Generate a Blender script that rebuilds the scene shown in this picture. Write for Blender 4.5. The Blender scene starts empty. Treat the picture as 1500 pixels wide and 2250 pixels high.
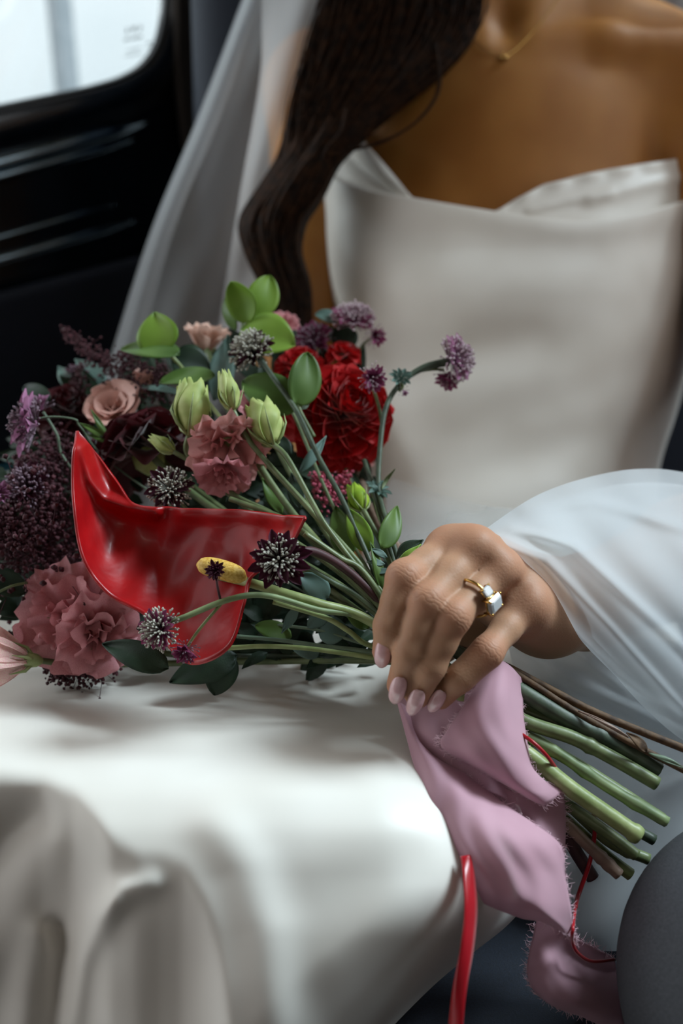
import bpy, bmesh, math, random
import numpy as np
from mathutils import Vector, Matrix

random.seed(7)
RNG = np.random.default_rng(7)
SC = bpy.context.scene
COL = SC.collection

# ------------------------------------------------------------------ camera
FPX = 2187.5                       # 35 mm lens on a 24 x 36 frame, 1500 x 2250 px
PITCH = math.radians(27)
CAM = np.array([0.0, 0.0, 0.95])
VR = np.array([1.0, 0.0, 0.0])
VU = np.array([0.0, math.sin(PITCH), math.cos(PITCH)])
VF = np.array([0.0, math.cos(PITCH), -math.sin(PITCH)])
cd = bpy.data.cameras.new('camera')
cd.sensor_fit = 'VERTICAL'
cd.sensor_height = 36.0
cd.sensor_width = 24.0
cd.lens = 35.0
cd.clip_start = 0.02
cd.dof.use_dof = True
cd.dof.focus_distance = 0.475
cd.dof.aperture_fstop = 4.8
cam = bpy.data.objects.new('camera', cd)
cam.location = CAM
cam.rotation_euler = (math.pi / 2 - PITCH, 0, 0)
COL.objects.link(cam)
SC.camera = cam

# ------------------------------------------------------------------ world, daylight through the windows, exposure
world = bpy.data.worlds.new('overcast_sky')
SC.world = world
world.use_nodes = True
wn = world.node_tree.nodes
wbg = wn['Background']
wbg.inputs['Color'].default_value = (0.96, 0.98, 1.0, 1)
wbg.inputs['Strength'].default_value = 1.45

def area_light(name, loc, target, sx, sy, power, col):
    ld = bpy.data.lights.new(name, 'AREA')
    ld.shape = 'RECTANGLE'
    ld.size, ld.size_y = sx, sy
    ld.energy = power
    ld.color = col
    o = bpy.data.objects.new(name, ld)
    o.location = loc
    o.rotation_euler = (Vector(target) - Vector(loc)).to_track_quat('-Z', 'Y').to_euler()
    COL.objects.link(o)
    return o

# added overhead light to brighten the lap and, weakly, daylight by the windscreen
area_light('added_overhead_light', (1.80, 1.15, 2.75), (0.0, 0.36, 0.64), 1.05, 0.85, 160.0, (0.74, 0.91, 1.0))
area_light('daylight_windscreen', (-0.1, -1.6, 1.85), (0.0, 0.5, 0.75), 1.2, 0.5, 5.0, (1.0, 0.84, 0.62))

area_light('daylight_near_window', (-1.45, 1.00, 1.16), (0.0, 0.80, 0.86), 0.7, 0.4, 10.0, (0.88, 0.96, 1.0))

SC.cycles.max_bounces = 5
SC.cycles.diffuse_bounces = 2
SC.cycles.glossy_bounces = 3
SC.cycles.transmission_bounces = 4
SC.cycles.transparent_max_bounces = 16
SC.cycles.use_adaptive_sampling = True
SC.cycles.adaptive_threshold = 0.03
SC.cycles.caustics_reflective = False
SC.cycles.caustics_refractive = False
SC.view_settings.view_transform = 'Standard'
SC.view_settings.look = 'None'
SC.view_settings.gamma = 1.0
SC.view_settings.use_curve_mapping = False
SC.view_settings.exposure = 0.0

# ------------------------------------------------------------------ helpers
def P(px, py, d):
    """world point seen at photograph pixel px,py at d metres along the view axis"""
    return CAM + d * VF + (px - 750.0) / FPX * d * VR + (1125.0 - py) / FPX * d * VU

def PA(a):
    a = np.asarray(a, float)
    d = a[..., 2:3]
    return CAM + d * VF + (a[..., 0:1] - 750.0) / FPX * d * VR + (1125.0 - a[..., 1:2]) / FPX * d * VU

def lin(c):
    return tuple(((x / 255.0) / 12.92 if x / 255.0 <= 0.04045 else ((x / 255.0 + 0.055) / 1.055) ** 2.4) for x in c)

MATS = {}
def mat(name, c1, c2=None, rough=0.5, scale=60.0, detail=1.0, bump=0.0, bscale=None, bdist=0.001, sss=0.0, sssr=(1.0, 0.35, 0.2),
        sheen=0.0, coat=0.0, metal=0.0, trans=0.0, spec=0.5, translucent=0.0, stretch=None, sheentint=None, ior=1.45):
    if name in MATS:
        return MATS[name]
    m = bpy.data.materials.new(name)
    m.use_nodes = True
    nt = m.node_tree
    N, L = nt.nodes, nt.links
    b = N['Principled BSDF']
    out = N['Material Output']
    tc = N.new('ShaderNodeTexCoord')
    vec = tc.outputs['Object']
    if stretch:
        mp = N.new('ShaderNodeMapping')
        mp.inputs['Scale'].default_value = stretch
        L.new(vec, mp.inputs['Vector'])
        vec = mp.outputs['Vector']
    nz = N.new('ShaderNodeTexNoise')
    nz.inputs['Scale'].default_value = scale
    nz.inputs['Detail'].default_value = detail
    L.new(vec, nz.inputs['Vector'])
    rp = N.new('ShaderNodeValToRGB')
    rp.color_ramp.elements[0].position = 0.32
    rp.color_ramp.elements[1].position = 0.68
    rp.color_ramp.elements[0].color = (*lin(c1), 1)
    rp.color_ramp.elements[1].color = (*lin(c2 or c1), 1)
    L.new(nz.outputs['Fac'], rp.inputs['Fac'])
    L.new(rp.outputs['Color'], b.inputs['Base Color'])
    b.inputs['Roughness'].default_value = rough
    b.inputs['Metallic'].default_value = metal
    b.inputs['Specular IOR Level'].default_value = spec
    b.inputs['IOR'].default_value = ior
    if sss:
        b.inputs['Subsurface Weight'].default_value = sss
        b.inputs['Subsurface Radius'].default_value = sssr
        b.inputs['Subsurface Scale'].default_value = 0.006
    if sheen:
        b.inputs['Sheen Weight'].default_value = sheen
        b.inputs['Sheen Roughness'].default_value = 0.4
    if coat:
        b.inputs['Coat Weight'].default_value = coat
        b.inputs['Coat Roughness'].default_value = 0.12
    if trans:
        b.inputs['Transmission Weight'].default_value = trans
    if bump:
        n2 = N.new('ShaderNodeTexNoise')
        n2.inputs['Scale'].default_value = bscale or scale * 3
        n2.inputs['Detail'].default_value = 1.5
        L.new(vec, n2.inputs['Vector'])
        bp = N.new('ShaderNodeBump')
        bp.inputs['Strength'].default_value = bump
        bp.inputs['Distance'].default_value = bdist
        L.new(n2.outputs['Fac'], bp.inputs['Height'])
        L.new(bp.outputs['Normal'], b.inputs['Normal'])
    if translucent:
        t = N.new('ShaderNodeBsdfTranslucent')
        L.new(rp.outputs['Color'], t.inputs['Color'])
        mx = N.new('ShaderNodeMixShader')
        mx.inputs['Fac'].default_value = translucent
        L.new(b.outputs[0], mx.inputs[1])
        L.new(t.outputs[0], mx.inputs[2])
        L.new(mx.outputs[0], out.inputs['Surface'])
    MATS[name] = m
    return m

def sheer(name, c1, opacity=0.5, scale=3000.0, c2=None, translucent=0.4):
    """woven see-through cloth: threads (diffuse + translucent) and gaps"""
    if name in MATS:
        return MATS[name]
    m = mat(name, c1, c2, rough=0.7, scale=40, sheen=0.2, translucent=translucent)
    nt = m.node_tree
    N, L = nt.nodes, nt.links
    out = N['Material Output']
    src = out.inputs['Surface'].links[0].from_socket
    tr = N.new('ShaderNodeBsdfTransparent')
    lw = N.new('ShaderNodeLayerWeight')
    lw.inputs['Blend'].default_value = 0.35
    mr = N.new('ShaderNodeMapRange')
    mr.inputs['From Min'].default_value = 0.0
    mr.inputs['From Max'].default_value = 1.0
    mr.inputs['To Min'].default_value = opacity
    mr.inputs['To Max'].default_value = min(1.0, opacity + 0.45)
    L.new(lw.outputs['Facing'], mr.inputs['Value'])
    mx = N.new('ShaderNodeMixShader')
    L.new(mr.outputs['Result'], mx.inputs['Fac'])
    L.new(tr.outputs[0], mx.inputs[1])
    L.new(src, mx.inputs[2])
    L.new(mx.outputs[0], out.inputs['Surface'])
    return m

def root_loc(o):
    p = Vector((0, 0, 0))
    while o is not None:
        p += o.location
        o = o.parent
    return np.array(p)

def tag(o, label=None, cat=None, group=None, kind=None):
    if label: o['label'] = label
    if cat: o['category'] = cat
    if group: o['group'] = group
    if kind: o['kind'] = kind
    return o

def mk(name, V, Fc, m, parent=None, smooth=True, **kw):
    """one mesh object from world-space vertices"""
    V = np.asarray(V, float).reshape(-1, 3)
    if parent is not None:
        org = root_loc(parent)
        loc = (0, 0, 0)
    else:
        org = np.array([(V[:, 0].min() + V[:, 0].max()) / 2, (V[:, 1].min() + V[:, 1].max()) / 2, V[:, 2].min()])
        loc = org
    me = bpy.data.meshes.new(name)
    if isinstance(Fc, np.ndarray):
        k = Fc.shape[1]
        me.vertices.add(len(V))
        me.vertices.foreach_set('co', (V - org).astype(np.float32).ravel())
        me.loops.add(Fc.size)
        me.loops.foreach_set('vertex_index', Fc.astype(np.int32).ravel())
        me.polygons.add(len(Fc))
        me.polygons.foreach_set('loop_start', (np.arange(len(Fc)) * k).astype(np.int32))
        me.polygons.foreach_set('loop_total', np.full(len(Fc), k, np.int32))
        me.update(calc_edges=True)
        me.validate()
    else:
        me.from_pydata((V - org).tolist(), [], [list(f) for f in Fc])
        me.update()
    if smooth:
        me.polygons.foreach_set('use_smooth', [True] * len(me.polygons))
    me.materials.append(m)
    o = bpy.data.objects.new(name, me)
    o.location = loc
    COL.objects.link(o)
    if parent is not None:
        o.parent = parent
    tag(o, **kw)
    return o

def empty(name, loc, **kw):
    o = bpy.data.objects.new(name, None)
    o.location = loc
    o.empty_display_size = 0.01
    COL.objects.link(o)
    tag(o, **kw)
    return o

def quads(nu, nv, wrap=False, off=0):
    """faces of a grid of nu x nv vertices, index = i*nv + j; wrap closes j"""
    i, j = np.meshgrid(np.arange(nu - 1), np.arange(nv if wrap else nv - 1), indexing='ij')
    i, j = i.ravel(), j.ravel()
    j2 = (j + 1) % nv
    return np.stack([i * nv + j, i * nv + j2, (i + 1) * nv + j2, (i + 1) * nv + j], 1) + off

def crom(pts, n):
    """Catmull-Rom through pts (k,c) -> n samples"""
    p = np.asarray(pts, float)
    k = len(p)
    if k == 2:
        t = np.linspace(0, 1, n)[:, None]
        return p[0] * (1 - t) + p[1] * t
    q = np.concatenate([[2 * p[0] - p[1]], p, [2 * p[-1] - p[-2]]])
    t = np.linspace(0, k - 1, n)
    i = np.minimum(t.astype(int), k - 2)
    f = (t - i).reshape((-1,) + (1,) * (p.ndim - 1))
    a, b, c, d = q[i], q[i + 1], q[i + 2], q[i + 3]
    return 0.5 * (2 * b + (c - a) * f + (2 * a - 5 * b + 4 * c - d) * f ** 2 + (3 * b - a - 3 * c + d) * f ** 3)

def csurf(ctrl, nu, nv):
    """Catmull-Rom surface through a control grid of (px,py,d)"""
    c = np.asarray(ctrl, float)
    a = crom(c, nu)                               # (nu, m, 3)
    return np.swapaxes(crom(np.swapaxes(a, 0, 1), nv), 0, 1)

def ridge(X, Y, poly, w, h, side=None):
    """soft ridge (h>0, towards the viewer) along a polyline in pixel units"""
    best = np.full(X.shape, 1e9)
    for (x0, y0), (x1, y1) in zip(poly[:-1], poly[1:]):
        dx, dy = x1 - x0, y1 - y0
        t = np.clip(((X - x0) * dx + (Y - y0) * dy) / (dx * dx + dy * dy), 0, 1)
        best = np.minimum(best, np.hypot(X - x0 - t * dx, Y - y0 - t * dy))
    return h * np.exp(-(best / w) ** 2)

def sheet(name, G, m, parent=None, thick=0.0, **kw):
    """mesh object from a grid (nu,nv,3) of px,py,d"""
    nu, nv = G.shape[:2]
    o = mk(name, PA(G), quads(nu, nv), m, parent, **kw)
    if thick:
        md = o.modifiers.new('thickness', 'SOLIDIFY')
        md.thickness = thick
        md.offset = 0
    return o

def frames(C):
    """parallel transport frames along a polyline"""
    C = np.asarray(C, float)
    T = np.gradient(C, axis=0)
    T /= np.linalg.norm(T, axis=1)[:, None] + 1e-12
    n = np.cross(T[0], [0.3, 0.9, 0.31])
    n /= np.linalg.norm(n)
    Ns = []
    for t in T:
        n = n - t * n.dot(t)
        n /= np.linalg.norm(n) + 1e-12
        Ns.append(n)
    Ns = np.array(Ns)
    return T, Ns, np.cross(T, Ns)

def tube(C, r, sides=8, cap=True, flat=1.0):
    """V,F (quads/ngon caps as list) of a tube round world polyline C with radius r (scalar or per point)"""
    C = np.asarray(C, float)
    n = len(C)
    r = np.broadcast_to(np.asarray(r, float), (n,))
    T, A, B = frames(C)
    th = np.linspace(0, 2 * np.pi, sides, endpoint=False)
    V = C[:, None, :] + r[:, None, None] * (np.cos(th)[None, :, None] * A[:, None, :] + flat * np.sin(th)[None, :, None] * B[:, None, :])
    Fc = quads(n, sides, True).tolist()
    if cap:
        Fc.append(list(range(sides))[::-1])
        Fc.append([(n - 1) * sides + k for k in range(sides)])
    return V.reshape(-1, 3), Fc

class MB:
    def __init__(self):
        self.V, self.F, self.n = [], [], 0
    def add(self, V, Fc):
        V = np.asarray(V, float).reshape(-1, 3)
        self.V.append(V)
        if isinstance(Fc, np.ndarray):
            Fc = Fc.tolist()
        self.F += [[i + self.n for i in f] for f in Fc]
        self.n += len(V)
        return self
    def tube(self, C, r, sides=8, cap=True, flat=1.0):
        return self.add(*tube(C, r, sides, cap, flat))
    def build(self, name, m, parent=None, **kw):
        return mk(name, np.concatenate(self.V), self.F, m, parent, **kw)

def box(lo, hi):
    x0, y0, z0 = lo
    x1, y1, z1 = hi
    V = [(x0, y0, z0), (x1, y0, z0), (x1, y1, z0), (x0, y1, z0), (x0, y0, z1), (x1, y0, z1), (x1, y1, z1), (x0, y1, z1)]
    return np.array(V), [(0, 3, 2, 1), (4, 5, 6, 7), (0, 1, 5, 4), (1, 2, 6, 5), (2, 3, 7, 6), (3, 0, 4, 7)]

def bevel(o, w, seg=3):
    md = o.modifiers.new('bevel', 'BEVEL')
    md.width = w
    md.segments = seg
    md.limit_method = 'ANGLE'

def unit(v):
    v = np.asarray(v, float)
    return v / (np.linalg.norm(v) + 1e-12)

# ------------------------------------------------------------------ implicit bodies (in viewing axes: right, up, depth)
def cc(px, py, d):
    return np.array([(px - 750.0) / FPX * d, (1125.0 - py) / FPX * d, d])

def smin(a, b, k):
    h = np.maximum(k - np.abs(a - b), 0) / k
    return np.minimum(a, b) - h * h * k * 0.25

class Field:
    def __init__(self, xs, ys, zs):
        self.ax = (np.asarray(xs), np.asarray(ys), np.asarray(zs))
        self.D = np.full((len(xs), len(ys), len(zs)), 0.5, np.float32)
    def blank(self):
        return Field(*self.ax)
    def _sub(self, lo, hi):
        sl = []
        for a, l, h in zip(self.ax, lo, hi):
            i0, i1 = np.searchsorted(a, l), np.searchsorted(a, h)
            if i1 <= i0:
                return None
            sl.append(slice(i0, i1))
        return tuple(sl)
    def cone(self, a, b, ra, rb, k=0.004):
        a, b = np.asarray(a, float), np.asarray(b, float)
        r = max(ra, rb) + k + 0.012
        sl = self._sub(np.minimum(a, b) - r, np.maximum(a, b) + r)
        if sl is None:
            return self
        X, Y, Z = np.meshgrid(*[ax[s] for ax, s in zip(self.ax, sl)], indexing='ij')
        ba = b - a
        t = np.clip(((X - a[0]) * ba[0] + (Y - a[1]) * ba[1] + (Z - a[2]) * ba[2]) / (ba @ ba + 1e-12), 0, 1)
        d = np.sqrt((X - a[0] - t * ba[0]) ** 2 + (Y - a[1] - t * ba[1]) ** 2 + (Z - a[2] - t * ba[2]) ** 2) - (ra + (rb - ra) * t)
        self.D[sl] = smin(self.D[sl], d, k)
        return self
    def chain(self, pts, rs, k=0.004):
        for i in range(len(pts) - 1):
            self.cone(pts[i], pts[i + 1], rs[i], rs[i + 1], k)
        return self
    def ell(self, c, r, k=0.02, rot=0.0):
        c, r = np.asarray(c, float), np.asarray(r, float)
        R = max(r) + k + 0.02
        sl = self._sub(c - R, c + R)
        if sl is None:
            return self
        X, Y, Z = np.meshgrid(*[ax[s] for ax, s in zip(self.ax, sl)], indexing='ij')
        x, y, z = X - c[0], Y - c[1], Z - c[2]
        if rot:
            x, y = x * math.cos(rot) + y * math.sin(rot), -x * math.sin(rot) + y * math.cos(rot)
        k0 = np.sqrt((x / r[0]) ** 2 + (y / r[1]) ** 2 + (z / r[2]) ** 2)
        k1 = np.sqrt((x / r[0] ** 2) ** 2 + (y / r[1] ** 2) ** 2 + (z / r[2] ** 2) ** 2) + 1e-9
        self.D[sl] = smin(self.D[sl], k0 * (k0 - 1) / k1, k)
        return self
    def dent(self, a, b, r, depth, soft):
        """press a soft groove along a-b"""
        a, b = np.asarray(a, float), np.asarray(b, float)
        R = r + 0.01
        sl = self._sub(np.minimum(a, b) - R, np.maximum(a, b) + R)
        if sl is None:
            return self
        X, Y, Z = np.meshgrid(*[ax[s] for ax, s in zip(self.ax, sl)], indexing='ij')
        ba = b - a
        t = np.clip(((X - a[0]) * ba[0] + (Y - a[1]) * ba[1] + (Z - a[2]) * ba[2]) / (ba @ ba + 1e-12), 0, 1)
        d = np.sqrt((X - a[0] - t * ba[0]) ** 2 + (Y - a[1] - t * ba[1]) ** 2 + (Z - a[2] - t * ba[2]) ** 2)
        self.D[sl] += (depth * np.exp(-(d / r) ** 2)).astype(np.float32)
        return self
    def mesh(self):
        D = self.D
        xs, ys, zs = self.ax
        S = D < 0
        c = S[:-1, :-1, :-1].astype(np.int8)
        for (i, j, k) in [(1, 0, 0), (0, 1, 0), (0, 0, 1), (1, 1, 0), (1, 0, 1), (0, 1, 1), (1, 1, 1)]:
            c += S[i:D.shape[0] - 1 + i, j:D.shape[1] - 1 + j, k:D.shape[2] - 1 + k]
        act = (c > 0) & (c < 8)
        I, J, K = np.nonzero(act)
        idx = np.full(act.shape, -1, np.int64)
        idx[I, J, K] = np.arange(len(I))
        acc = np.zeros((len(I), 3))
        cnt = np.zeros(len(I))
        cor = [(i, j, k) for i in (0, 1) for j in (0, 1) for k in (0, 1)]
        for a in cor:
            for b in cor:
                if a < b and sum(abs(p - q) for p, q in zip(a, b)) == 1:
                    va = D[I + a[0], J + a[1], K + a[2]].astype(float)
                    vb = D[I + b[0], J + b[1], K + b[2]].astype(float)
                    m = (va < 0) != (vb < 0)
                    t = np.where(m, va / (va - vb + 1e-20), 0)
                    pa = np.stack([xs[I + a[0]], ys[J + a[1]], zs[K + a[2]]], 1)
                    pb = np.stack([xs[I + b[0]], ys[J + b[1]], zs[K + b[2]]], 1)
                    acc += np.where(m[:, None], pa + (pb - pa) * t[:, None], 0)
                    cnt += m
        V = acc / cnt[:, None]
        Fs = []
        for axis in range(3):
            sa = [slice(1, -1)] * 3
            sb = [slice(1, -1)] * 3
            sa[axis], sb[axis] = slice(0, -1), slice(1, None)
            A, B = S[tuple(sa)], S[tuple(sb)]
            ii = np.array(np.nonzero(A != B))
            flip = A[tuple(ii)]
            base = ii.copy()
            for q in range(3):
                if q != axis:
                    base[q] += 1
            o1, o2 = [q for q in range(3) if q != axis]
            def cell(d1, d2):
                e = base.copy()
                e[o1] += d1
                e[o2] += d2
                return idx[e[0], e[1], e[2]]
            q4 = np.stack([cell(-1, -1), cell(0, -1), cell(0, 0), cell(-1, 0)], 1)
            rev = flip if axis != 1 else ~flip
            # viewing axes (right, up, depth) are left-handed against world, so orientation is reversed
            q4 = np.where(rev[:, None], q4[:, ::-1], q4)
            Fs.append(q4)
        Fq = np.concatenate(Fs)
        Fq = Fq[(Fq >= 0).all(1)]
        return CAM + V[:, 0:1] * VR + V[:, 1:2] * VU + V[:, 2:3] * VF, Fq
# ================================================================== materials
PAINT = mat('door_paint', (6, 13, 20), (9, 18, 27), rough=0.22, scale=9, spec=0.5, coat=0.5)
RUBBER = mat('window_rubber', (7, 12, 16), rough=0.35)
NAVY = mat('navy_upholstery', (15, 22, 34), (20, 29, 44), rough=0.75, scale=900, bump=0.4, bscale=1400, bdist=0.0004)
QUARTER = mat('brown_black_lining', (44, 38, 34), (60, 52, 46), rough=0.9, scale=500, bump=0.5, bscale=900, bdist=0.0005)
HEADLINER = mat('headliner_cloth', (120, 108, 92), (132, 118, 100), rough=0.95, scale=300)
CARPET = mat('floor_carpet', (10, 12, 16), (20, 22, 27), rough=1.0, scale=600)
SATIN = mat('ivory_satin', (222, 216, 207), (231, 226, 218), rough=0.42, scale=22, sheen=0.25, spec=0.4)
VEIL = sheer('tulle', (232, 238, 242), 0.32, translucent=0.45)
VEIL_D = sheer('tulle_double', (234, 239, 243), 0.45, translucent=0.45)
VEIL_L = sheer('tulle_gathered', (236, 241, 245), 0.72, translucent=0.45)
HAIR = mat('dark_brown_hair', (20, 11, 6), (50, 29, 14), rough=0.6, scale=130, spec=0.10)
GOLD = mat('gold', (214, 170, 96), (226, 184, 110), rough=0.18, scale=200, metal=1.0)
GEM = mat('clear_gem', (244, 248, 250), rough=0.03, trans=0.35, spec=1.0, ior=2.2)
NAIL = mat('pearl_pink_polish', (216, 170, 172), (228, 188, 190), rough=0.16, scale=300, coat=0.8, spec=0.6)
GREYCLOTH = mat('grey_suiting', (62, 65, 70), (78, 81, 86), rough=0.92, scale=1200, bump=0.4, bscale=1500, bdist=0.0004)

# ================================================================== car interior
Wd = unit(1.189 * VR + 0.60 * VU + VF)
Nd = unit(np.cross(Wd, [0, 0, 1]))
Ud = unit(np.cross(Nd, Wd))
if Nd[0] < 0:
    Nd = -Nd
if Ud[2] < 0:
    Ud = -Ud
Qd = P(350, 160, 1.08)

def doorpt(px, py, off=0.0):
    r = P(px, py, 1.0) - CAM
    t = (off + Nd @ (Qd - CAM)) / (Nd @ r)
    return CAM + t * r

def door_st(px, py):
    v = doorpt(px, py) - Qd
    return np.array([v @ Wd, v @ Ud])

def dst(s, t, off=0.0):
    return Qd + s * Wd + t * Ud + off * Nd

win_px = [(-60, 243), (0, 231), (110, 208), (190, 192), (262, 172), (312, 146), (342, 108), (356, 60), (360, 10), (361, -60)]
win = np.array([door_st(*p) for p in win_px])
win = np.concatenate([[win[0] + (win[0] - win[1]) * 22], win, [win[-1] + np.array([0.0, 0.40])]])
_l = np.concatenate([[0], np.cumsum(np.linalg.norm(np.diff(win, axis=0), axis=1))])
_t = np.concatenate([np.linspace(0, _l[1], 10)[:-1], np.linspace(_l[1], _l[-2], 90), np.linspace(_l[-2], _l[-1], 8)[1:]])
win = np.stack([np.interp(_t, _l, win[:, 0]), np.interp(_t, _l, win[:, 1])], 1)
for _ in range(12):
    win[1:-1] = 0.5 * win[1:-1] + 0.25 * (win[:-2] + win[2:])
tan = np.gradient(win, axis=0)
tan /= np.linalg.norm(tan, axis=1)[:, None]
outn = np.stack([tan[:, 1], -tan[:, 0]], 1)          # away from the glass
def door_loop(off_out, off_in):
    q = win + outn * off_out
    return np.array([dst(s, t, off_in) for s, t in q])
prof = [(0.000, -0.008), (0.001, -0.003), (0.004, 0.003), (0.010, 0.007), (0.020, 0.008), (0.030, 0.005), (0.038, -0.001), (0.055, -0.004),
        (0.12, -0.004), (0.30, -0.004), (0.75, -0.004), (1.1, -0.004)]
grid = np.stack([door_loop(*p) for p in prof])
wall_left = mk('wall_left', grid.reshape(-1, 3), quads(len(prof), len(win)), PAINT, kind='structure',
               label='glossy blue-black car door beside the bride')
# rubber seal round the pane
ring = MB().tube(door_loop(0.002, 0.000), 0.0025, 8)
window_1 = empty('window_1', Qd, kind='structure', label='car door window with rounded corner')
ring.build('window_seal', RUBBER, window_1)
# raised beads and swage lines pressed into the door below the glass
def bead(i, p0, p1, r, out, flat=1.0, m=PAINT):
    a, b = door_st(*p0), door_st(*p1)
    n = 24
    C = [dst(*(a + (b - a) * (k / (n - 1))), out) for k in range(n)]
    rr = r * np.minimum(1, np.linspace(0, 1, n)[::-1] * 5 + 0.05)
    o = MB().tube(C, rr, 14, True).build('trim_%d' % i, m)
    tag(o, 'dark glossy pressed bead running along the car door', None, None, 'structure')
POLISH = mat('polished_dark_trim', (128, 146, 156), (140, 158, 168), rough=0.16, scale=30, metal=1.0)
bead(1, (-120, 327), (235, 248), 0.0022, 0.000, m=POLISH)
bead(2, (-120, 391), (330, 268), 0.0075, -0.002, m=POLISH)
bead(3, (-120, 421), (300, 306), 0.0050, -0.002, m=POLISH)
bead(4, (-120, 556), (255, 449), 0.0028, -0.001, m=POLISH)
bead(5, (-120, 606), (300, 486), 0.0052, -0.002, m=POLISH)
# lower upholstered panel of the door
lp = [door_st(-260, 700), door_st(520, 500), door_st(620, 1500), door_st(-260, 1900)]
V = [dst(*p, o_) for o_ in (0.004, 0.022) for p in lp]
pn = mk('trim_6', V, [(0, 1, 2, 3), (7, 6, 5, 4), (0, 4, 5, 1), (1, 5, 6, 2), (2, 6, 7, 3), (3, 7, 4, 0)], NAVY, smooth=False, kind='structure',
        label='dark navy padded lower panel of the car door')
bevel(pn, 0.008)
# teal armrest pad with a chrome edge low on the door
TEAL = mat('teal_vinyl', (28, 74, 92), (34, 84, 100), rough=0.35, scale=80)
CHROME = mat('chrome', (225, 230, 235), rough=0.08, metal=1.0)
ar0, ar1 = door_st(-200, 1075), door_st(75, 1010)
arm = empty('armrest', dst(*ar0, 0.05), label='teal padded door armrest behind the purple flowers at the edge', cat='armrest')
C = [dst(*(ar0 + (ar1 - ar0) * k / 11), 0.05) for k in range(12)]
MB().tube(C, [0.024] * 10 + [0.020, 0.010], 14).build('pad', TEAL, arm)
C2 = [dst(*(ar0 + (ar1 - ar0) * k / 11), 0.071) + np.array([0, 0, 0.018]) for k in range(11)]
MB().tube(C2, 0.0032, 8).build('chrome_strip', CHROME, arm, label='thin chrome strip')
# pane with its etched maker's mark
GLASS = bpy.data.materials.new('window_glass')
GLASS.use_nodes = True
gn, gl = GLASS.node_tree.nodes, GLASS.node_tree.links
gtr = gn.new('ShaderNodeBsdfTransparent'); gtr.inputs['Color'].default_value = (0.95, 0.97, 0.97, 1)
ggl = gn.new('ShaderNodeBsdfGlossy'); ggl.inputs['Roughness'].default_value = 0.03
gmx = gn.new('ShaderNodeMixShader'); gmx.inputs['Fac'].default_value = 0.05
gl.new(gtr.outputs[0], gmx.inputs[1]); gl.new(ggl.outputs[0], gmx.inputs[2])
gl.new(gmx.outputs[0], gn['Material Output'].inputs['Surface'])
a, b = door_st(-60, 243), door_st(361, -60)
pane_poly = [dst(s, t, -0.006) for s, t in win] + [dst(win[0][0], win[-1][1], -0.006)]
back_poly = [dst(s, t, -0.010) for s, t in win] + [dst(win[0][0], win[-1][1], -0.010)]
n = len(pane_poly)
mk('pane', pane_poly + back_poly, [list(range(n))[::-1], list(range(n, 2 * n))] + [(k, (k + 1) % n, n + (k + 1) % n, n + k) for k in range(n)],
   GLASS, window_1, smooth=False)
INK = mat('etched_print', (52, 66, 74), rough=0.9)
INK2 = mat('faint_print', (176, 186, 188), rough=0.9)
def mark(polys, m, name):
    b_ = MB()
    for poly in polys:
        q = [doorpt(x, y, -0.0052) for x, y in poly]
        b_.add(q, [list(range(len(q)))])
    b_.build(name, m, window_1, smooth=False)
def seg(x0, y0, x1, y1, w):
    dx, dy = x1 - x0, y1 - y0
    l = math.hypot(dx, dy); nx, ny = -dy / l * w / 2, dx / l * w / 2
    return [(x0 + nx, y0 + ny), (x1 + nx, y1 + ny), (x1 - nx, y1 - ny), (x0 - nx, y0 - ny)]
# three blocky characters and the faint lines of small print below them
mark([seg(277, 63, 280, 63, 3), seg(280, 62, 279, 71, 3), seg(275, 71, 283, 70, 3),
      seg(289, 61, 298, 59, 3), seg(290, 68, 298, 66, 3), seg(291, 60, 292, 68, 3), seg(296, 60, 296, 67, 3),
      seg(305, 58, 311, 57, 3), seg(310, 57, 309, 65, 3), seg(304, 66, 310, 65, 3)], INK, 'etched_letters')
mark([seg(272, 88, 284, 85, 4), seg(287, 85, 312, 80, 4), seg(279, 112, 310, 105, 2), seg(272, 124, 312, 117, 2), seg(322, 96, 334, 92, 3), seg(322, 105, 334, 101, 2)],
     INK2, 'etched_small_print')

# rear quarter lining beyond the door, seat, roof, floor, rear wall
qpts = [door_st(376, -300), door_st(560, -300), door_st(560, 420), door_st(396, 330), door_st(372, 120)]
V = [dst(*p, o_) for o_ in (-0.002, 0.012) for p in qpts]
n = len(qpts)
qp = mk('trim_7', V, [list(range(n)), list(range(n, 2 * n))[::-1]] + [(k, k + n, (k + 1) % n + n, (k + 1) % n) for k in range(n)], QUARTER, smooth=False,
        kind='structure', label='brown-black cloth lining behind the car door')
bevel(qp, 0.006)

def slab(name, ctrl, thick, m, parent=None, **kw):
    """padded slab: control grid of world points lofted and given thickness"""
    c = np.asarray(ctrl, float)
    a = crom(c, 30)
    a = np.swapaxes(crom(np.swapaxes(a, 0, 1), 40), 0, 1)
    o = mk(name, a.reshape(-1, 3), quads(30, 40), m, parent, **kw)
    md = o.modifiers.new('thickness', 'SOLIDIFY'); md.thickness = thick; md.offset = -1
    return o
seat = empty('car_seat', (0.3, 0.6, 0.2), label='dark navy upholstered back seat the bride sits on', cat='seat')
xs_ = [-0.150, -0.125, 0.0, 0.3, 0.6, 0.9, 1.0]
slab('backrest', [[(x, 0.92 + zz * 0.30 + (0.05 if i in (0, 6) else 0), 0.47 + zz) for i, x in enumerate(xs_)] for zz in (0.0, 0.2, 0.4, 0.6, 0.7)], 0.12, NAVY, seat)
cus = []
for yy, zz in ((0.29, 0.30), (0.27, 0.43), (0.285, 0.495), (0.34, 0.52), (0.60, 0.50), (0.95, 0.49)):
    cus.append([(x, yy, zz - (0.03 if i in (0, 6) else 0)) for i, x in enumerate(xs_)])
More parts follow.
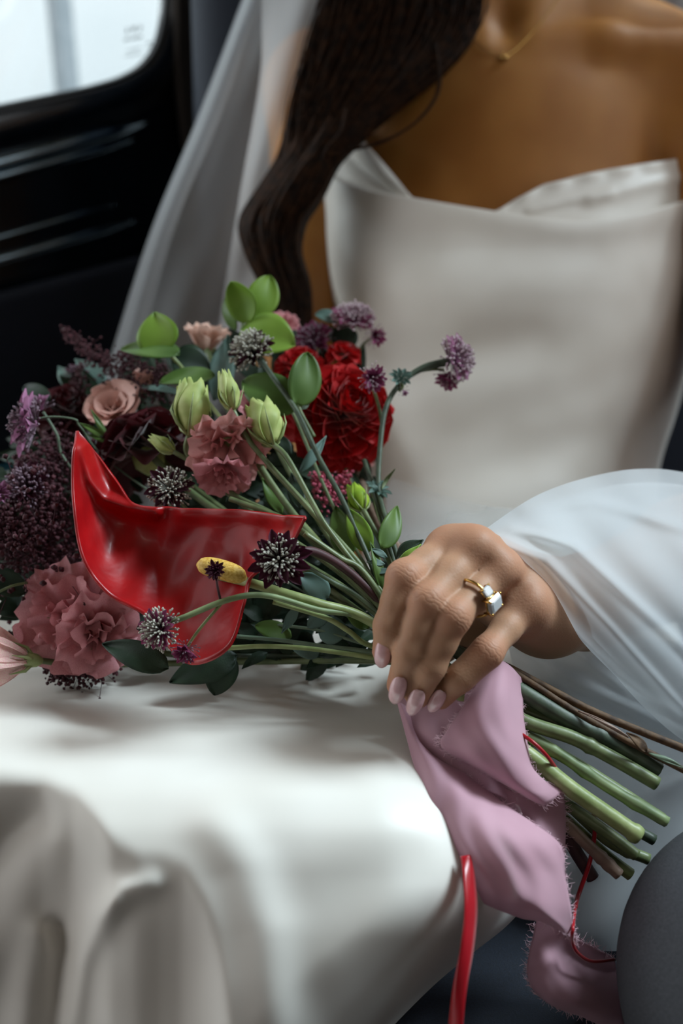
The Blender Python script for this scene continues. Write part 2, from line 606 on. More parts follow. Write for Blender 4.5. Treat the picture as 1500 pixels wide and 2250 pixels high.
slab('cushion', cus, 0.02, NAVY, seat)
mk('floor', [(-2.1, -0.9, 0.10), (1.15, -0.9, 0.10), (1.15, 1.42, 0.10), (0.08, 1.42, 0.10)], [(0, 1, 2, 3)], CARPET, smooth=False, kind='structure', label='dark carpeted car floor')
# roof lining with openings added to light the lap and keep the torso dark
rb = MB()
for x0, x1, y0, y1 in ((0.34, 1.05, -0.9, 0.15), (0.34, 1.05, 0.76, 1.06), (0.34, 1.05, 1.28, 1.42), (1.05, 1.15, -0.9, 1.42)):
    rb.add(*box((x0, y0, 1.45), (x1, y1, 1.49)))
rv = [(-2.0, -0.9), (0.34, -0.9), (0.34, 1.42), (0.08, 1.42)]
rb.add([(x, y, z) for z in (1.45, 1.49) for x, y in rv], [(3, 2, 1, 0), (4, 5, 6, 7), (0, 1, 5, 4), (1, 2, 6, 5), (2, 3, 7, 6), (3, 0, 4, 7)])
rb.build('ceiling', HEADLINER, smooth=False, kind='structure', label='beige cloth car roof lining with openings added for overhead light')
mk('front_light_block', [(-2.05, -0.9, 0.1), (1.15, -0.9, 0.1), (1.15, -0.9, 1.35), (-2.05, -0.9, 1.35)], [(0, 1, 2, 3)], NAVY, smooth=False, kind='structure', label='dark wall added behind the camera to block front light')  # unseen wall added to hold back light from the front
mk('wall_right', [(1.15, -0.9, 0.1), (1.15, 1.42, 0.1), (1.15, 1.42, 0.86), (1.15, -0.9, 0.86), (1.15, 0.15, 0.86), (1.15, -0.9, 1.46), (1.15, 0.10, 1.46)], [(0, 1, 2, 4, 3), (3, 4, 6, 5)], PAINT, smooth=False, kind='structure', label='opposite car door below its window')  # front stretch closed up to the roof to cut fill light
mk('wall_back', [(0.08, 1.42, 0.1), (1.15, 1.42, 0.1), (1.15, 1.40, 1.43), (0.08, 1.40, 1.43)], [(0, 1, 2, 3)], QUARTER, smooth=False, kind='structure', label='dark lining behind the back seat')

# the street outside the window
WHITE = mat('pale_render', (214, 222, 226), (226, 232, 235), rough=0.9, scale=2)
PAVE = mat('pale_paving', (226, 222, 216), (238, 235, 230), rough=0.95, scale=1.5)
POSTM = mat('grey_post_paint', (132, 142, 148), (150, 158, 164), rough=0.5, scale=20)
dirw = unit((P(130, 60, 1) - CAM) * np.array([1, 1, 0]))
side = np.array([dirw[1], -dirw[0], 0])
g0 = CAM + dirw * 1.6; g0[2] = -0.25
def gpt(f, s, z): return CAM * np.array([1, 1, 0]) + dirw * f + side * s + np.array([0, 0, z])
mk('pavement', [gpt(1.9, -6, -0.25), gpt(1.9, 3, -0.25), gpt(9, 6, -0.25), gpt(9, -9, -0.25)], [(0, 1, 2, 3)], PAVE, smooth=False, kind='structure', label='pale pavement outside the car window')
V, Fc = [], []
mk('building_wall', [gpt(5.2, -9, -0.25), gpt(5.2, 8, -0.25), gpt(5.2, 8, 5), gpt(5.2, -9, 5), gpt(5.5, -9, -0.25), gpt(5.5, 8, -0.25), gpt(5.5, 8, 5), gpt(5.5, -9, 5)],
   [(0, 1, 2, 3), (7, 6, 5, 4), (3, 2, 6, 7), (0, 3, 7, 4), (1, 5, 6, 2)], WHITE, smooth=False, kind='structure', label='pale rendered building across the pavement')
pb = P(148, 195, 3.3); pt = P(137, 0, 3.0)
pdir = unit(np.array([0.0, 0, 1]) + 0.02 * side)
base = pb.copy(); base = base - pdir * ((base[2] + 0.25) / pdir[2])
post = empty('street_post', base, label='grey metal street post outside the car window', cat='post')
MB().tube([base + pdir * q for q in (0, 0.5, 1.5, 3.2)], 0.040, 20).build('shaft', POSTM, post)
MB().tube([base + pdir * q for q in (0, 0.02, 0.10, 0.12)], [0.075, 0.075, 0.06, 0.041], 20).build('collar', POSTM, post)

# ================================================================== the bride
person = empty('person', P(1120, 1500, 0.80), label='seated bride in an ivory satin gown holding the bouquet across her lap', cat='person')

# --- skin material with knuckle creases
FJ = {  # finger joints: knuckle, first joint, second joint, tip
    'index': [(985, 1212, 0.463), (889, 1270, 0.4405), (856, 1375, 0.4400), (845, 1432, 0.4475)],
    'middle': [(1040, 1208, 0.457), (940, 1322, 0.4335), (900, 1430, 0.4360), (877, 1505, 0.4440)],
    'ring': [(1092, 1256, 0.4565), (994, 1356, 0.4325), (945, 1462, 0.4365), (917, 1530, 0.4440)],
    'pinky': [(1152, 1330, 0.4620), (1069, 1434, 0.4400), (1012, 1488, 0.4405), (968, 1535, 0.4455)],
}
FR = {'index': (0.0096, 0.0080, 0.0068, 0.0058), 'middle': (0.0096, 0.0079, 0.0068, 0.0058), 'ring': (0.0092, 0.0076, 0.0066, 0.0056), 'pinky': (0.0083, 0.0068, 0.0060, 0.0050)}

SKIN = mat('skin', (156, 101, 44), (169, 114, 54), rough=0.55, scale=25, sss=0.25, bump=0.22, bscale=900, bdist=0.0005, spec=0.32)
def knuckle_creases(m):
    nt = m.node_tree
    N, L = nt.nodes, nt.links
    b = N['Principled BSDF']
    geo = N.new('ShaderNodeNewGeometry')
    total = None
    nz = N.new('ShaderNodeTexNoise'); nz.inputs['Scale'].default_value = 260; nz.inputs['Detail'].default_value = 1
    L.new(geo.outputs['Position'], nz.inputs['Vector'])
    for nm, j in FJ.items():
        for q, (wl, nw) in ((1, (0.0075, 1500.0)), (2, (0.0036, 1500.0))):
            c = P(*j[q]); ax = unit(P(*j[q]) - P(*j[q - 1])) + unit(P(*j[q + 1]) - P(*j[q])); ax = unit(ax)
            sub = N.new('ShaderNodeVectorMath'); sub.operation = 'SUBTRACT'; sub.inputs[1].default_value = tuple(c)
            L.new(geo.outputs['Position'], sub.inputs[0])
            dt = N.new('ShaderNodeVectorMath'); dt.operation = 'DOT_PRODUCT'; dt.inputs[1].default_value = tuple(ax)
            L.new(sub.outputs[0], dt.inputs[0])
            wob = N.new('ShaderNodeMath'); wob.operation = 'MULTIPLY_ADD'; wob.inputs[1].default_value = 0.0048
            L.new(nz.outputs['Fac'], wob.inputs[0]); L.new(dt.outputs['Value'], wob.inputs[2])
            sc = N.new('ShaderNodeMath'); sc.operation = 'MULTIPLY'; sc.inputs[1].default_value = nw
            L.new(wob.outputs[0], sc.inputs[0])
            sn = N.new('ShaderNodeMath'); sn.operation = 'SINE'; L.new(sc.outputs[0], sn.inputs[0])
            ab = N.new('ShaderNodeMath'); ab.operation = 'ABSOLUTE'; L.new(sn.outputs[0], ab.inputs[0])
            pw = N.new('ShaderNodeMath'); pw.operation = 'POWER'; pw.inputs[1].default_value = 0.4; L.new(ab.outputs[0], pw.inputs[0])
            inv = N.new('ShaderNodeMath'); inv.operation = 'SUBTRACT'; inv.inputs[0].default_value = 1.0; L.new(pw.outputs[0], inv.inputs[1])
            adt = N.new('ShaderNodeMath'); adt.operation = 'ABSOLUTE'; L.new(dt.outputs['Value'], adt.inputs[0])
            fall = N.new('ShaderNodeMapRange'); fall.interpolation_type = 'SMOOTHSTEP'
            fall.inputs['From Min'].default_value = wl * (0.75 if q == 1 else 0.8); fall.inputs['From Max'].default_value = wl * 0.15
            fall.inputs['To Min'].default_value = 0; fall.inputs['To Max'].default_value = 1 if q == 1 else 0.55
            L.new(adt.outputs[0], fall.inputs['Value'])
            ln = N.new('ShaderNodeVectorMath'); ln.operation = 'LENGTH'; L.new(sub.outputs[0], ln.inputs[0])
            f2 = N.new('ShaderNodeMapRange'); f2.interpolation_type = 'SMOOTHSTEP'
            f2.inputs['From Min'].default_value = 0.0135; f2.inputs['From Max'].default_value = 0.008
            L.new(ln.outputs['Value'], f2.inputs['Value'])
            m1 = N.new('ShaderNodeMath'); m1.operation = 'MULTIPLY'; L.new(inv.outputs[0], m1.inputs[0]); L.new(fall.outputs[0], m1.inputs[1])
            m2 = N.new('ShaderNodeMath'); m2.operation = 'MULTIPLY'; L.new(m1.outputs[0], m2.inputs[0]); L.new(f2.outputs[0], m2.inputs[1])
            if total is None:
                total = m2
            else:
                ad = N.new('ShaderNodeMath'); ad.operation = 'ADD'; L.new(total.outputs[0], ad.inputs[0]); L.new(m2.outputs[0], ad.inputs[1]); total = ad
    bp = N.new('ShaderNodeBump'); bp.invert = True
    bp.inputs['Strength'].default_value = 0.20; bp.inputs['Distance'].default_value = 0.0010
    L.new(total.outputs[0], bp.inputs['Height'])
    old = b.inputs['Normal'].links[0].from_socket
    L.new(old, bp.inputs['Normal'])
    L.new(bp.outputs['Normal'], b.inputs['Normal'])
knuckle_creases(SKIN)
# light's tint put into skin colour: warmer on the chest, cooler on the hands
def light_tint_gradient(m):
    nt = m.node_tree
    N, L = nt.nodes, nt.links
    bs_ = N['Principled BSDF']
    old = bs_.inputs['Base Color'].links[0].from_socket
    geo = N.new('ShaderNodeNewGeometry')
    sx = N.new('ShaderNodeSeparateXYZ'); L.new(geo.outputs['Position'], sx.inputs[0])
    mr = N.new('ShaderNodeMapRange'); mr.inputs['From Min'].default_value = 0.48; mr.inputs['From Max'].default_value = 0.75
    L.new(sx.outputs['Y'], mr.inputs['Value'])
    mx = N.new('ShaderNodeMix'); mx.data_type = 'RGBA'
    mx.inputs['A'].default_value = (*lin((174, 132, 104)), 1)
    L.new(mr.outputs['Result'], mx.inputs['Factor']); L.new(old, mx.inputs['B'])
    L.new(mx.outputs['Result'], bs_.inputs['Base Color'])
light_tint_gradient(SKIN)
# rosier skin over the finger joints
def joint_blush(m):
    nt = m.node_tree
    N, L = nt.nodes, nt.links
    bs_ = N['Principled BSDF']
    old = bs_.inputs['Base Color'].links[0].from_socket
    geo = N.new('ShaderNodeNewGeometry')
    acc = None
    for j in FJ.values():
        for q, rad in ((0, 0.019), (1, 0.013), (3, 0.012)):
            ds = N.new('ShaderNodeVectorMath'); ds.operation = 'DISTANCE'; ds.inputs[1].default_value = tuple(P(*j[q]))
            L.new(geo.outputs['Position'], ds.inputs[0])
            mr = N.new('ShaderNodeMapRange'); mr.interpolation_type = 'SMOOTHSTEP'
            mr.inputs['From Min'].default_value = rad; mr.inputs['From Max'].default_value = rad * 0.45
            mr.inputs['To Max'].default_value = 0.26
            L.new(ds.outputs['Value'], mr.inputs['Value'])
            if acc is None:
                acc = mr.outputs['Result']
            else:
                mm = N.new('ShaderNodeMath'); mm.operation = 'MAXIMUM'
                L.new(acc, mm.inputs[0]); L.new(mr.outputs['Result'], mm.inputs[1]); acc = mm.outputs[0]
    mx = N.new('ShaderNodeMix'); mx.data_type = 'RGBA'
    mx.inputs['B'].default_value = (*lin((172, 96, 76)), 1)
    L.new(acc, mx.inputs['Factor']); L.new(old, mx.inputs['A'])
    L.new(mx.outputs['Result'], bs_.inputs['Base Color'])
joint_blush(SKIN)

# --- one continuous body: torso, neck, head, arms and hands
def axis_steps(lo, hi, f0, f1, fine, coarse):
    return np.concatenate([np.arange(lo, f0, coarse), np.arange(f0, f1, fine), np.arange(f1, hi, coarse)])
hx0, hx1 = cc(800, 0, 0.44)[0] - 0.004, cc(1290, 0, 0.5)[0]
hy0, hy1 = cc(0, 1570, 0.45)[1] - 0.006, cc(0, 1160, 0.46)[1] + 0.006
fld = Field(axis_steps(-0.16, 0.52, hx0, hx1, 0.0011, 0.0048), axis_steps(-0.24, 0.82, hy0, hy1, 0.0011, 0.0048), axis_steps(0.40, 1.08, 0.415, 0.53, 0.0013, 0.0048))
# torso
fld.ell(cc(1105, 430, 0.915), (0.150, 0.150, 0.100), 0.02)
fld.ell(cc(1110, 720, 0.905), (0.132, 0.16, 0.100), 0.05)
fld.ell(cc(1110, 1050, 0.880), (0.118, 0.16, 0.095), 0.05)
fld.ell(cc(1100, 1320, 0.860), (0.150, 0.10, 0.10), 0.05)
fld.ell(cc(930, 610, 0.870), (0.060, 0.060, 0.050), 0.035)
fld.ell(cc(1285, 610, 0.870), (0.060, 0.060, 0.050), 0.035)
fld.ell(cc(1105, 260, 0.895), (0.135, 0.075, 0.066), 0.05)
# shoulders, trapezius, collar bones, neck
fld.cone(cc(1110, 20, 0.915), cc(1560, 210, 0.885), 0.055, 0.052, 0.05)
fld.cone(cc(1110, 20, 0.915), cc(706, 200, 0.915), 0.055, 0.048, 0.05)
fld.cone(cc(1165, 118, 0.838), cc(1330, 92, 0.835), 0.007, 0.007, 0.022)
fld.cone(cc(1330, 92, 0.835), cc(1540, 110, 0.846), 0.007, 0.010, 0.022)
fld.cone(cc(1055, 118, 0.838), cc(720, 140, 0.862), 0.007, 0.009, 0.022)
fld.cone(cc(1105, 90, 0.905), cc(1120, -330, 0.905), 0.056, 0.052, 0.03)
fld.cone(cc(1150, 95, 0.845), cc(1240, -260, 0.88), 0.008, 0.013, 0.02)
fld.cone(cc(1065, 95, 0.845), cc(1000, -260, 0.88), 0.008, 0.013, 0.02)
fld.dent(cc(1108, 92, 0.838), cc(1108, 60, 0.84), 0.016, 0.006, 0)
# head
fld.ell(cc(1120, -520, 0.90), (0.072, 0.105, 0.092), 0.03)
fld.ell(cc(1115, -390, 0.868), (0.050, 0.055, 0.055), 0.03)
fld.cone(cc(1115, -530, 0.808), cc(1113, -455, 0.792), 0.008, 0.012, 0.012)
fld.ell(cc(1113, -400, 0.812), (0.022, 0.007, 0.010), 0.008)
for ex in (1035, 1195):
    fld.dent(cc(ex, -535, 0.812), cc(ex, -530, 0.812), 0.018, 0.008, 0)
    fld.ell(cc(ex, -533, 0.826), (0.012, 0.010, 0.010), 0.004)
for ex in (925, 1315):
    fld.ell(cc(ex, -505, 0.905), (0.008, 0.030, 0.018), 0.006)
# arms
wrist = cc(1290, 1322, 0.512)
carpus = cc(1205, 1330, 0.494)
elbow = cc(1700, 1150, 0.66)
fld.chain([cc(1560, 215, 0.885), cc(1650, 700, 0.80), elbow], (0.047, 0.041, 0.034), 0.03)
fld.chain([elbow, cc(1520, 1225, 0.585), wrist], (0.035, 0.033, 0.0225), 0.02)
relb = cc(640, 880, 0.84)
fld.chain([cc(706, 205, 0.915), cc(682, 560, 0.895), relb], (0.046, 0.039, 0.034), 0.03)
fld.chain([relb, cc(590, 1100, 0.74), cc(520, 1210, 0.665)], (0.034, 0.033, 0.0225), 0.02)
# hidden supporting hand under the flowers
rh = cc(480, 1270, 0.635)
fld.cone(cc(520, 1210, 0.665), rh, 0.021, 0.026, 0.02)
for k, (fx, fy) in enumerate([(400, 1270), (402, 1294), (410, 1316), (424, 1334)]):
    fld.chain([rh, cc(fx, fy, 0.622), cc(fx - 50, fy + 18, 0.612)], (0.010, 0.0085, 0.007), 0.006)
fld.chain([rh, cc(440, 1225, 0.625), cc(390, 1215, 0.615)], (0.012, 0.0095, 0.0075), 0.006)
# the hand in front
palm = fld.blank()
palm.cone(wrist, carpus, 0.0225, 0.0215, 0.016)
mcp = {n_: cc(*j[0]) for n_, j in FJ.items()}
for n_, r_ in (('index', 0.0105), ('middle', 0.0105), ('ring', 0.0105), ('pinky', 0.0105)):
    m_ = mcp[n_] + np.array([0, 0, 0.003])
    palm.cone(carpus + np.array([0, 0, 0.002]), m_, 0.0165, r_, 0.012)
palm.cone(cc(1200, 1350, 0.490), cc(1150, 1345, 0.470), 0.0175, 0.0115, 0.014)
palm.cone(cc(1165, 1330, 0.500), cc(1010, 1290, 0.490), 0.014, 0.012, 0.014)
# thumb round the far side of the stems
palm.chain([cc(1165, 1335, 0.505), cc(1050, 1365, 0.520), cc(960, 1415, 0.522), cc(905, 1450, 0.512)], (0.0150, 0.0115, 0.0095, 0.0075), 0.008)
# raised knuckles
for n_, r_, up in (('index', 0.0090, 0.0030), ('middle', 0.0088, 0.0052), ('ring', 0.0084, 0.0046), ('pinky', 0.0080, 0.0042)):
    palm.ell(mcp[n_] + np.array([0.0005, 0.001, -up]), (r_, r_, r_), 0.008)
fing = None
for n_, j in FJ.items():
    f1 = fld.blank()
    r_ = FR[n_]
    js = [cc(*p) for p in j]
    mid1 = (js[0] * 0.5 + js[1] * 0.5); mid2 = (js[1] + js[2]) / 2
    f1.cone(js[0], mid1, r_[0], r_[1] * 0.95, 0.004)
    f1.cone(mid1, js[1], r_[1] * 0.95, r_[1], 0.004)
    f1.cone(js[1], mid2, r_[1], r_[2] * 1.0, 0.004)
    f1.cone(mid2, js[2], r_[2] * 1.0, r_[2], 0.004)
    f1.cone(js[2], js[3], r_[2], r_[3], 0.004)
    if fing is None:
        fing = f1
    else:
        fing.D = smin(fing.D, f1.D, 0.0008)
palm.D = smin(palm.D, fing.D, 0.0045)
fld.D = smin(fld.D, palm.D, 0.012)
del fing, f1
# dents between the knuckles and along the tendons
for p0, p1 in (('index', 'middle'), ('middle', 'ring'), ('ring', 'pinky')):
    c0 = (mcp[p0] + mcp[p1]) / 2 + np.array([0, 0, -0.009])
    fld.dent(c0, c0 * 0.65 + (carpus + np.array([0, 0, -0.012])) * 0.35, 0.0060, 0.0016, 0)
V, Fq = fld.mesh()
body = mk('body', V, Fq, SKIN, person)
md = body.modifiers.new('smooth', 'SMOOTH'); md.factor = 0.5; md.iterations = 4
del fld, palm
from mathutils.bvhtree import BVHTree
skin_tree = BVHTree.FromPolygons(V.tolist(), Fq.tolist())
def skin_d(px, py, default):
    r = P(px, py, 1.0) - CAM
    hit = skin_tree.ray_cast(Vector(CAM), Vector(r).normalized())
    return float((np.array(hit[0]) - CAM) @ VF) if hit[0] is not None else default

# --- fingernails
NB = {'index': ((845, 1408), (837, 1466), 0.0038), 'middle': ((881, 1488), (866, 1545), 0.0038), 'ring': ((922, 1516), (902, 1570), 0.0036), 'pinky': ((972, 1518), (945, 1563), 0.0032)}
for n_, (b0, b1, hw) in NB.items():
    j, r_ = FJ[n_], FR[n_]
    # nail lies on the viewer's side of the last phalanx
    d0 = j[2][2] * 0.45 + j[3][2] * 0.55 - (r_[2] + r_[3]) / 2 * 0.93
    d1 = j[3][2] - r_[3] * 0.55
    A, B = P(*b0, d0), P(*b1, d1)
    t = unit(B - A); ln = np.linalg.norm(B - A)
    nrm = -VF - t * (-VF @ t); nrm = unit(nrm)
    sd = np.cross(t, nrm)
    nu, nv = 14, 11
    G = np.zeros((nu, nv, 3))
    for i in range(nu):
        u = i / (nu - 1)
        w = max(hw * (1 - abs(2 * u - 0.96) ** 2.3 if abs(2 * u - 0.96) < 1 else 0) ** 0.5, hw * 0.14)
        for k in range(nv):
            v = -1 + 2 * k / (nv - 1)
            ang = v * 0.95 * w / hw
            G[i, k] = A + t * (ln * u) + sd * math.sin(ang) * hw * 1.12 + nrm * ((math.cos(ang) - 1) * hw * 1.25 + 0.0016 * math.sin(u * math.pi) + 0.0002)
    o = mk('fingernail', G.reshape(-1, 3), quads(nu, nv), NAIL, person)
    md = o.modifiers.new('thickness', 'SOLIDIFY'); md.thickness = 0.0008; md.offset = 1 if False else 0

# --- satin dress
dress = empty('dress', (0, 0, 0), label='ivory satin slip gown with a draped cowl neckline'); dress.parent = person
def lerp1(x, pts):
    p = np.array(pts, float)
    return np.interp(x, p[:, 0], p[:, 1])
CF = [(600, 345), (692, 362), (720, 386), (760, 403), (810, 418), (860, 428), (905, 436), (1000, 452), (1100, 468), (1200, 482), (1270, 487), (1340, 484), (1420, 468), (1500, 443), (1600, 415)]
CA = [(640, 345), (700, 330), (735, 290), (765, 272), (790, 300), (850, 368), (905, 436), (950, 462), (1000, 478), (1060, 478), (1096, 461), (1130, 440), (1190, 407), (1300, 379), (1400, 362), (1490, 349), (1600, 335)]
YL = [(250, 700), (340, 690), (500, 684), (620, 697), (700, 718), (900, 762), (1100, 790), (1300, 770), (1500, 720)]
YR = [(250, 1590), (400, 1585), (600, 1550), (800, 1515), (900, 1490), (1030, 1445), (1200, 1440), (1350, 1480), (1500, 1560)]
DC = [(250, 0.915), (480, 0.905), (640, 0.895), (1000, 0.885), (1200, 0.865), (1400, 0.84)]
HD = [(250, 0.105), (420, 0.115), (600, 0.142), (760, 0.130), (1000, 0.120), (1200, 0.130), (1400, 0.150)]
def sm(pts):
    p = np.array(pts, float)
    yy = np.linspace(p[0, 0], p[-1, 0], 160)
    v = np.interp(yy, p[:, 0], p[:, 1])
    ker = np.ones(15) / 15
    v = np.convolve(np.pad(v, 7, mode='edge'), ker, 'valid')
    return np.stack([yy, v], 1)
YLs, YRs, DCs, HDs = sm(YL), sm(YR), sm(DC), sm(HD)
def bodice_depth(X, Y):
    xl, xr = lerp1(Y, YLs), lerp1(Y, YRs)
    s = np.clip((X - (xl + xr) / 2) / ((xr - xl) / 2), -0.999, 0.999)
    d = lerp1(Y, DCs) - lerp1(Y, HDs) * np.sqrt(1 - np.abs(s) ** 2.3)
    d -= ridge(X, Y, [(740, 520), (860, 620), (1020, 680), (1200, 690)], 75, 0.0025)
    d -= ridge(X, Y, [(700, 430), (800, 520), (960, 570), (1200, 590), (1450, 560)], 60, 0.002)
    d += ridge(X, Y, [(720, 600), (820, 700), (1000, 770), (1250, 770)], 65, 0.0025)
    d -= ridge(X, Y, [(880, 880), (1000, 850), (1100, 830), (1300, 780), (1480, 700)], 60, 0.003)
    d += ridge(X, Y, [(800, 870), (900, 830), (1000, 800), (1150, 740)], 50, 0.0025)
    d -= ridge(X, Y, [(900, 1000), (1100, 930), (1350, 860), (1480, 800)], 70, 0.003)
    d += ridge(X, Y, [(1000, 960), (1200, 890), (1400, 820)], 45, 0.002)
    d -= ridge(X, Y, [(900, 1130), (1100, 1090), (1300, 1010)], 50, 0.003)
    return d
nx, ny = 150, 120
phi = np.linspace(-1.75, 1.75, nx)
G = np.zeros((ny + 5, nx, 3))
for k in range(nx):
    s = math.sin(phi[k])
    yc = 420.0
    for _ in range(4):
        xc = (lerp1(yc, YLs) + lerp1(yc, YRs)) / 2 + s * (lerp1(yc, YRs) - lerp1(yc, YLs)) / 2
        yc = lerp1(xc, CF)
    ys = yc + (1420 - yc) * np.linspace(0, 1, ny) ** 1.15
    xl, xr = lerp1(ys, YLs), lerp1(ys, YRs)
    xx = (xl + xr) / 2 + s * (xr - xl) / 2
    if abs(phi[k]) < math.pi / 2:
        dd = bodice_depth(xx, ys)
    else:
        dd = lerp1(ys, DCs) + lerp1(ys, HDs) * (abs(phi[k]) - math.pi / 2) * 1.5
    lift = 0.017 * np.exp(-((ys - yc) / 55.0) ** 2) * max(0, math.cos(phi[k])) ** 0.5
    G[5:, k] = np.stack([xx, ys, dd - lift], 1)
    x0, y0, d0 = G[5, k]
    for q, (dy, de) in enumerate([(40, 0.016), (14, 0.013), (3, 0.009), (-2, 0.005), (-2, 0.002)]):
        G[q, k] = (x0, y0 + dy, d0 + de)
sheet('bodice', G, SATIN, dress)
# inner neckline facing behind the cowl fold
nx, ny = 120, 16
xx = np.linspace(680, 1560, nx)
yt = lerp1(xx, CA)
for _ in range(2):
    yt = np.convolve(np.pad(yt, 1, mode='edge'), [0.25, 0.5, 0.25], 'valid')
yb = np.maximum(lerp1(xx, CF), yt) + 28
G = np.zeros((ny, nx, 3))
for i in range(ny):
    yy = yt + (yb - yt) * i / (ny - 1)
    X, Y = xx, yy
    dd = bodice_depth(X, np.maximum(Y, 345)) + 0.004
    dd -= ridge(X, Y, [(1165, 462), (1250, 440), (1340, 424)], 9, 0.004) + ridge(X, Y, [(1300, 440), (1400, 412), (1520, 382)], 14, 0.004)
    dd -= ridge(X, Y, [(775, 292), (810, 345), (850, 392), (890, 425)], 13, 0.005)
    dd += ridge(X, Y, [(745, 310), (790, 365), (850, 415)], 13, 0.005)
    dd += 0.0025 * np.sin(X / 11.0) * np.exp(-((Y - yt) / 18.0) ** 2) * (X > 1100)
    G[i] = np.stack([X, Y, dd], 1)
sheet('neckline_facing', G, SATIN, dress, thick=0.001)

# skirt over the lap and knees
XR = sm([(1200, 1540), (1300, 1500), (1370, 1440), (1430, 1330), (1490, 1210), (1550, 1140), (1700, 1120), (1900, 1180), (2000, 1160), (2060, 1085), (2120, 1000), (2200, 915), (2300, 820), (2500, 700)])
D0 = sm([(1200, 0.74), (1300, 0.66), (1400, 0.585), (1480, 0.540), (1550, 0.503), (1620, 0.468), (1700, 0.440), (1780, 0.422), (1860, 0.411), (2000, 0.401), (2200, 0.397), (2500, 0.40)])
ny, nx = 210, 215
Yv = np.linspace(1240, 2480, ny)
U = np.linspace(0, 1, nx)
X = -460 + (lerp1(Yv, XR)[:, None] + 460) * U[None, :]
Y = np.repeat(Yv[:, None], nx, 1)
D = lerp1(Y, D0)
edge = np.clip((lerp1(Y, XR) - X) / 330.0, 0, 1)
D = D + 0.075 * (1 - np.sqrt(1 - (1 - edge) ** 2)) * np.clip((Y - 1450) / 300, 0, 1)
D = D + 0.10 * (np.clip(-170 - X, 0, None) / 290.0) ** 2
# the near knee keeps a level top; left of it the satin drops over the knee line and hangs
D -= 0.008 * np.exp(-(((X - 640) / 330.0) ** 2 + ((Y - 1720) / 170.0) ** 2))
YE = [(-300, 1705), (0, 1705), (90, 1715), (160, 1745), (205, 1800), (240, 1858), (300, 1888), (350, 1893), (400, 1920), (440, 1990), (468, 2085), (490, 2210), (510, 2400), (540, 2700), (2000, 2700)]
ye = lerp1(X, YE)
hang = lerp1(ye, D0) - 0.008 * np.exp(-(((X - 640) / 330.0) ** 2 + ((ye - 1720) / 170.0) ** 2)) + 0.00006 * (Y - ye)
kk = np.interp(X, [0, 200, 300, 460], [0.012, 0.008, 0.004, 0.006])
h_ = np.maximum(kk - np.abs(D - hang), 0) / kk
D = np.maximum(D, hang) + h_ * h_ * kk * 0.25
below = np.clip((Y - ye) / 120.0, 0, 1)
fold = np.zeros_like(X)
fold += below * ridge(X, Y, [(330, 1935), (270, 1955), (215, 2020), (175, 2120), (152, 2250), (145, 2480)], 30, 0.010)
fold += below * ridge(X, Y, [(310, 2060), (310, 2250), (315, 2480)], 90, 0.004)
fold -= below * ridge(X, Y, [(125, 2035), (138, 2090), (126, 2250), (118, 2480)], 20, 0.010)
fold += below * ridge(X, Y, [(85, 2060), (62, 2160), (45, 2300), (35, 2480)], 42, 0.008)
fold += below * ridge(X, Y, [(150, 1790), (110, 1870), (40, 1990), (-40, 2120)], 60, 0.006)
fold -= below * ridge(X, Y, [(60, 1790), (20, 1830), (-40, 1900)], 40, 0.008)
fold += ridge(X, Y, [(470, 1800), (540, 1900), (585, 2040), (605, 2250), (610, 2480)], 60, 0.004)
fold += ridge(X, Y, [(700, 1900), (820, 1860), (930, 1800)], 90, 0.0012)
fold -= ridge(X, Y, [(620, 1980), (760, 1940), (900, 1890)], 70, 0.0010)
fold += ridge(X, Y, [(740, 2110), (900, 2010), (1080, 1950)], 85, 0.002)
fold -= ridge(X, Y, [(700, 2200), (820, 2100), (940, 2040)], 80, 0.0018)
fold += ridge(X, Y, [(560, 1475), (680, 1482), (820, 1500)], 14, 0.003)
fold -= ridge(X, Y, [(500, 1500), (700, 1525), (840, 1535)], 34, 0.006)
fold += 0.0003 * np.sin(X / 47.0 + Y / 63.0)
D = D - fold
for _ in range(5):
    Dp = np.pad(D, 1, mode='edge')
    D = 0.4 * D + 0.15 * (Dp[:-2, 1:-1] + Dp[2:, 1:-1] + Dp[1:-1, :-2] + Dp[1:-1, 2:])
fold = 0.0
sheet('skirt', np.stack([X, Y, D - fold], 2), SATIN, dress)

# --- hair
LB = [(700, -330, .84), (720, -60, .83), (680, 100, .825), (652, 200, .822), (634, 290, .82), (618, 360, .815), (578, 430, .805), (542, 488, .80), (548, 540, .80), (576, 610, .80), (600, 670, .80), (612, 740, .80)]
RB = [(1010, -330, .80), (1052, -60, .80), (1035, 60, .80), (960, 150, .79), (870, 222, .785), (790, 292, .78), (735, 352, .78), (695, 425, .78), (655, 482, .785), (646, 545, .79), (676, 630, .79), (690, 740, .79)]
NT = 60
Lc, Rc = crom(LB, NT), crom(RB, NT)
hb = MB()
tt = np.linspace(0, 1, NT)
def strand(a, dep, r, wob, n_sides, t0=0.0, t1=1.0):
    ph = RNG.uniform(0, 6.28, 3)
    aa = a + wob * (np.sin(tt * 7 + ph[0]) * 0.6 + np.sin(tt * 13 + ph[1]) * 0.35)
    aa = np.clip(aa, -0.06, 1.06)
    C = Lc * (1 - aa[:, None]) + Rc * aa[:, None]
    # the front of the mass is rounded
    C[:, 2] += -0.020 * np.sin(np.clip(aa, 0, 1) * np.pi) + dep + 0.002 * np.sin(tt * 9 + ph[2])
    C[:, 0] += 4 * np.sin(tt * 11 + ph[1])
    k0, k1 = int(t0 * NT), int(t1 * NT)
    C = C[k0:k1]
    rr = r * np.clip(np.minimum(1, (1.03 - np.linspace(0, 1, len(C))) * 4), 0.15, 1)
    hb.tube(PA(C), rr, n_sides, False)
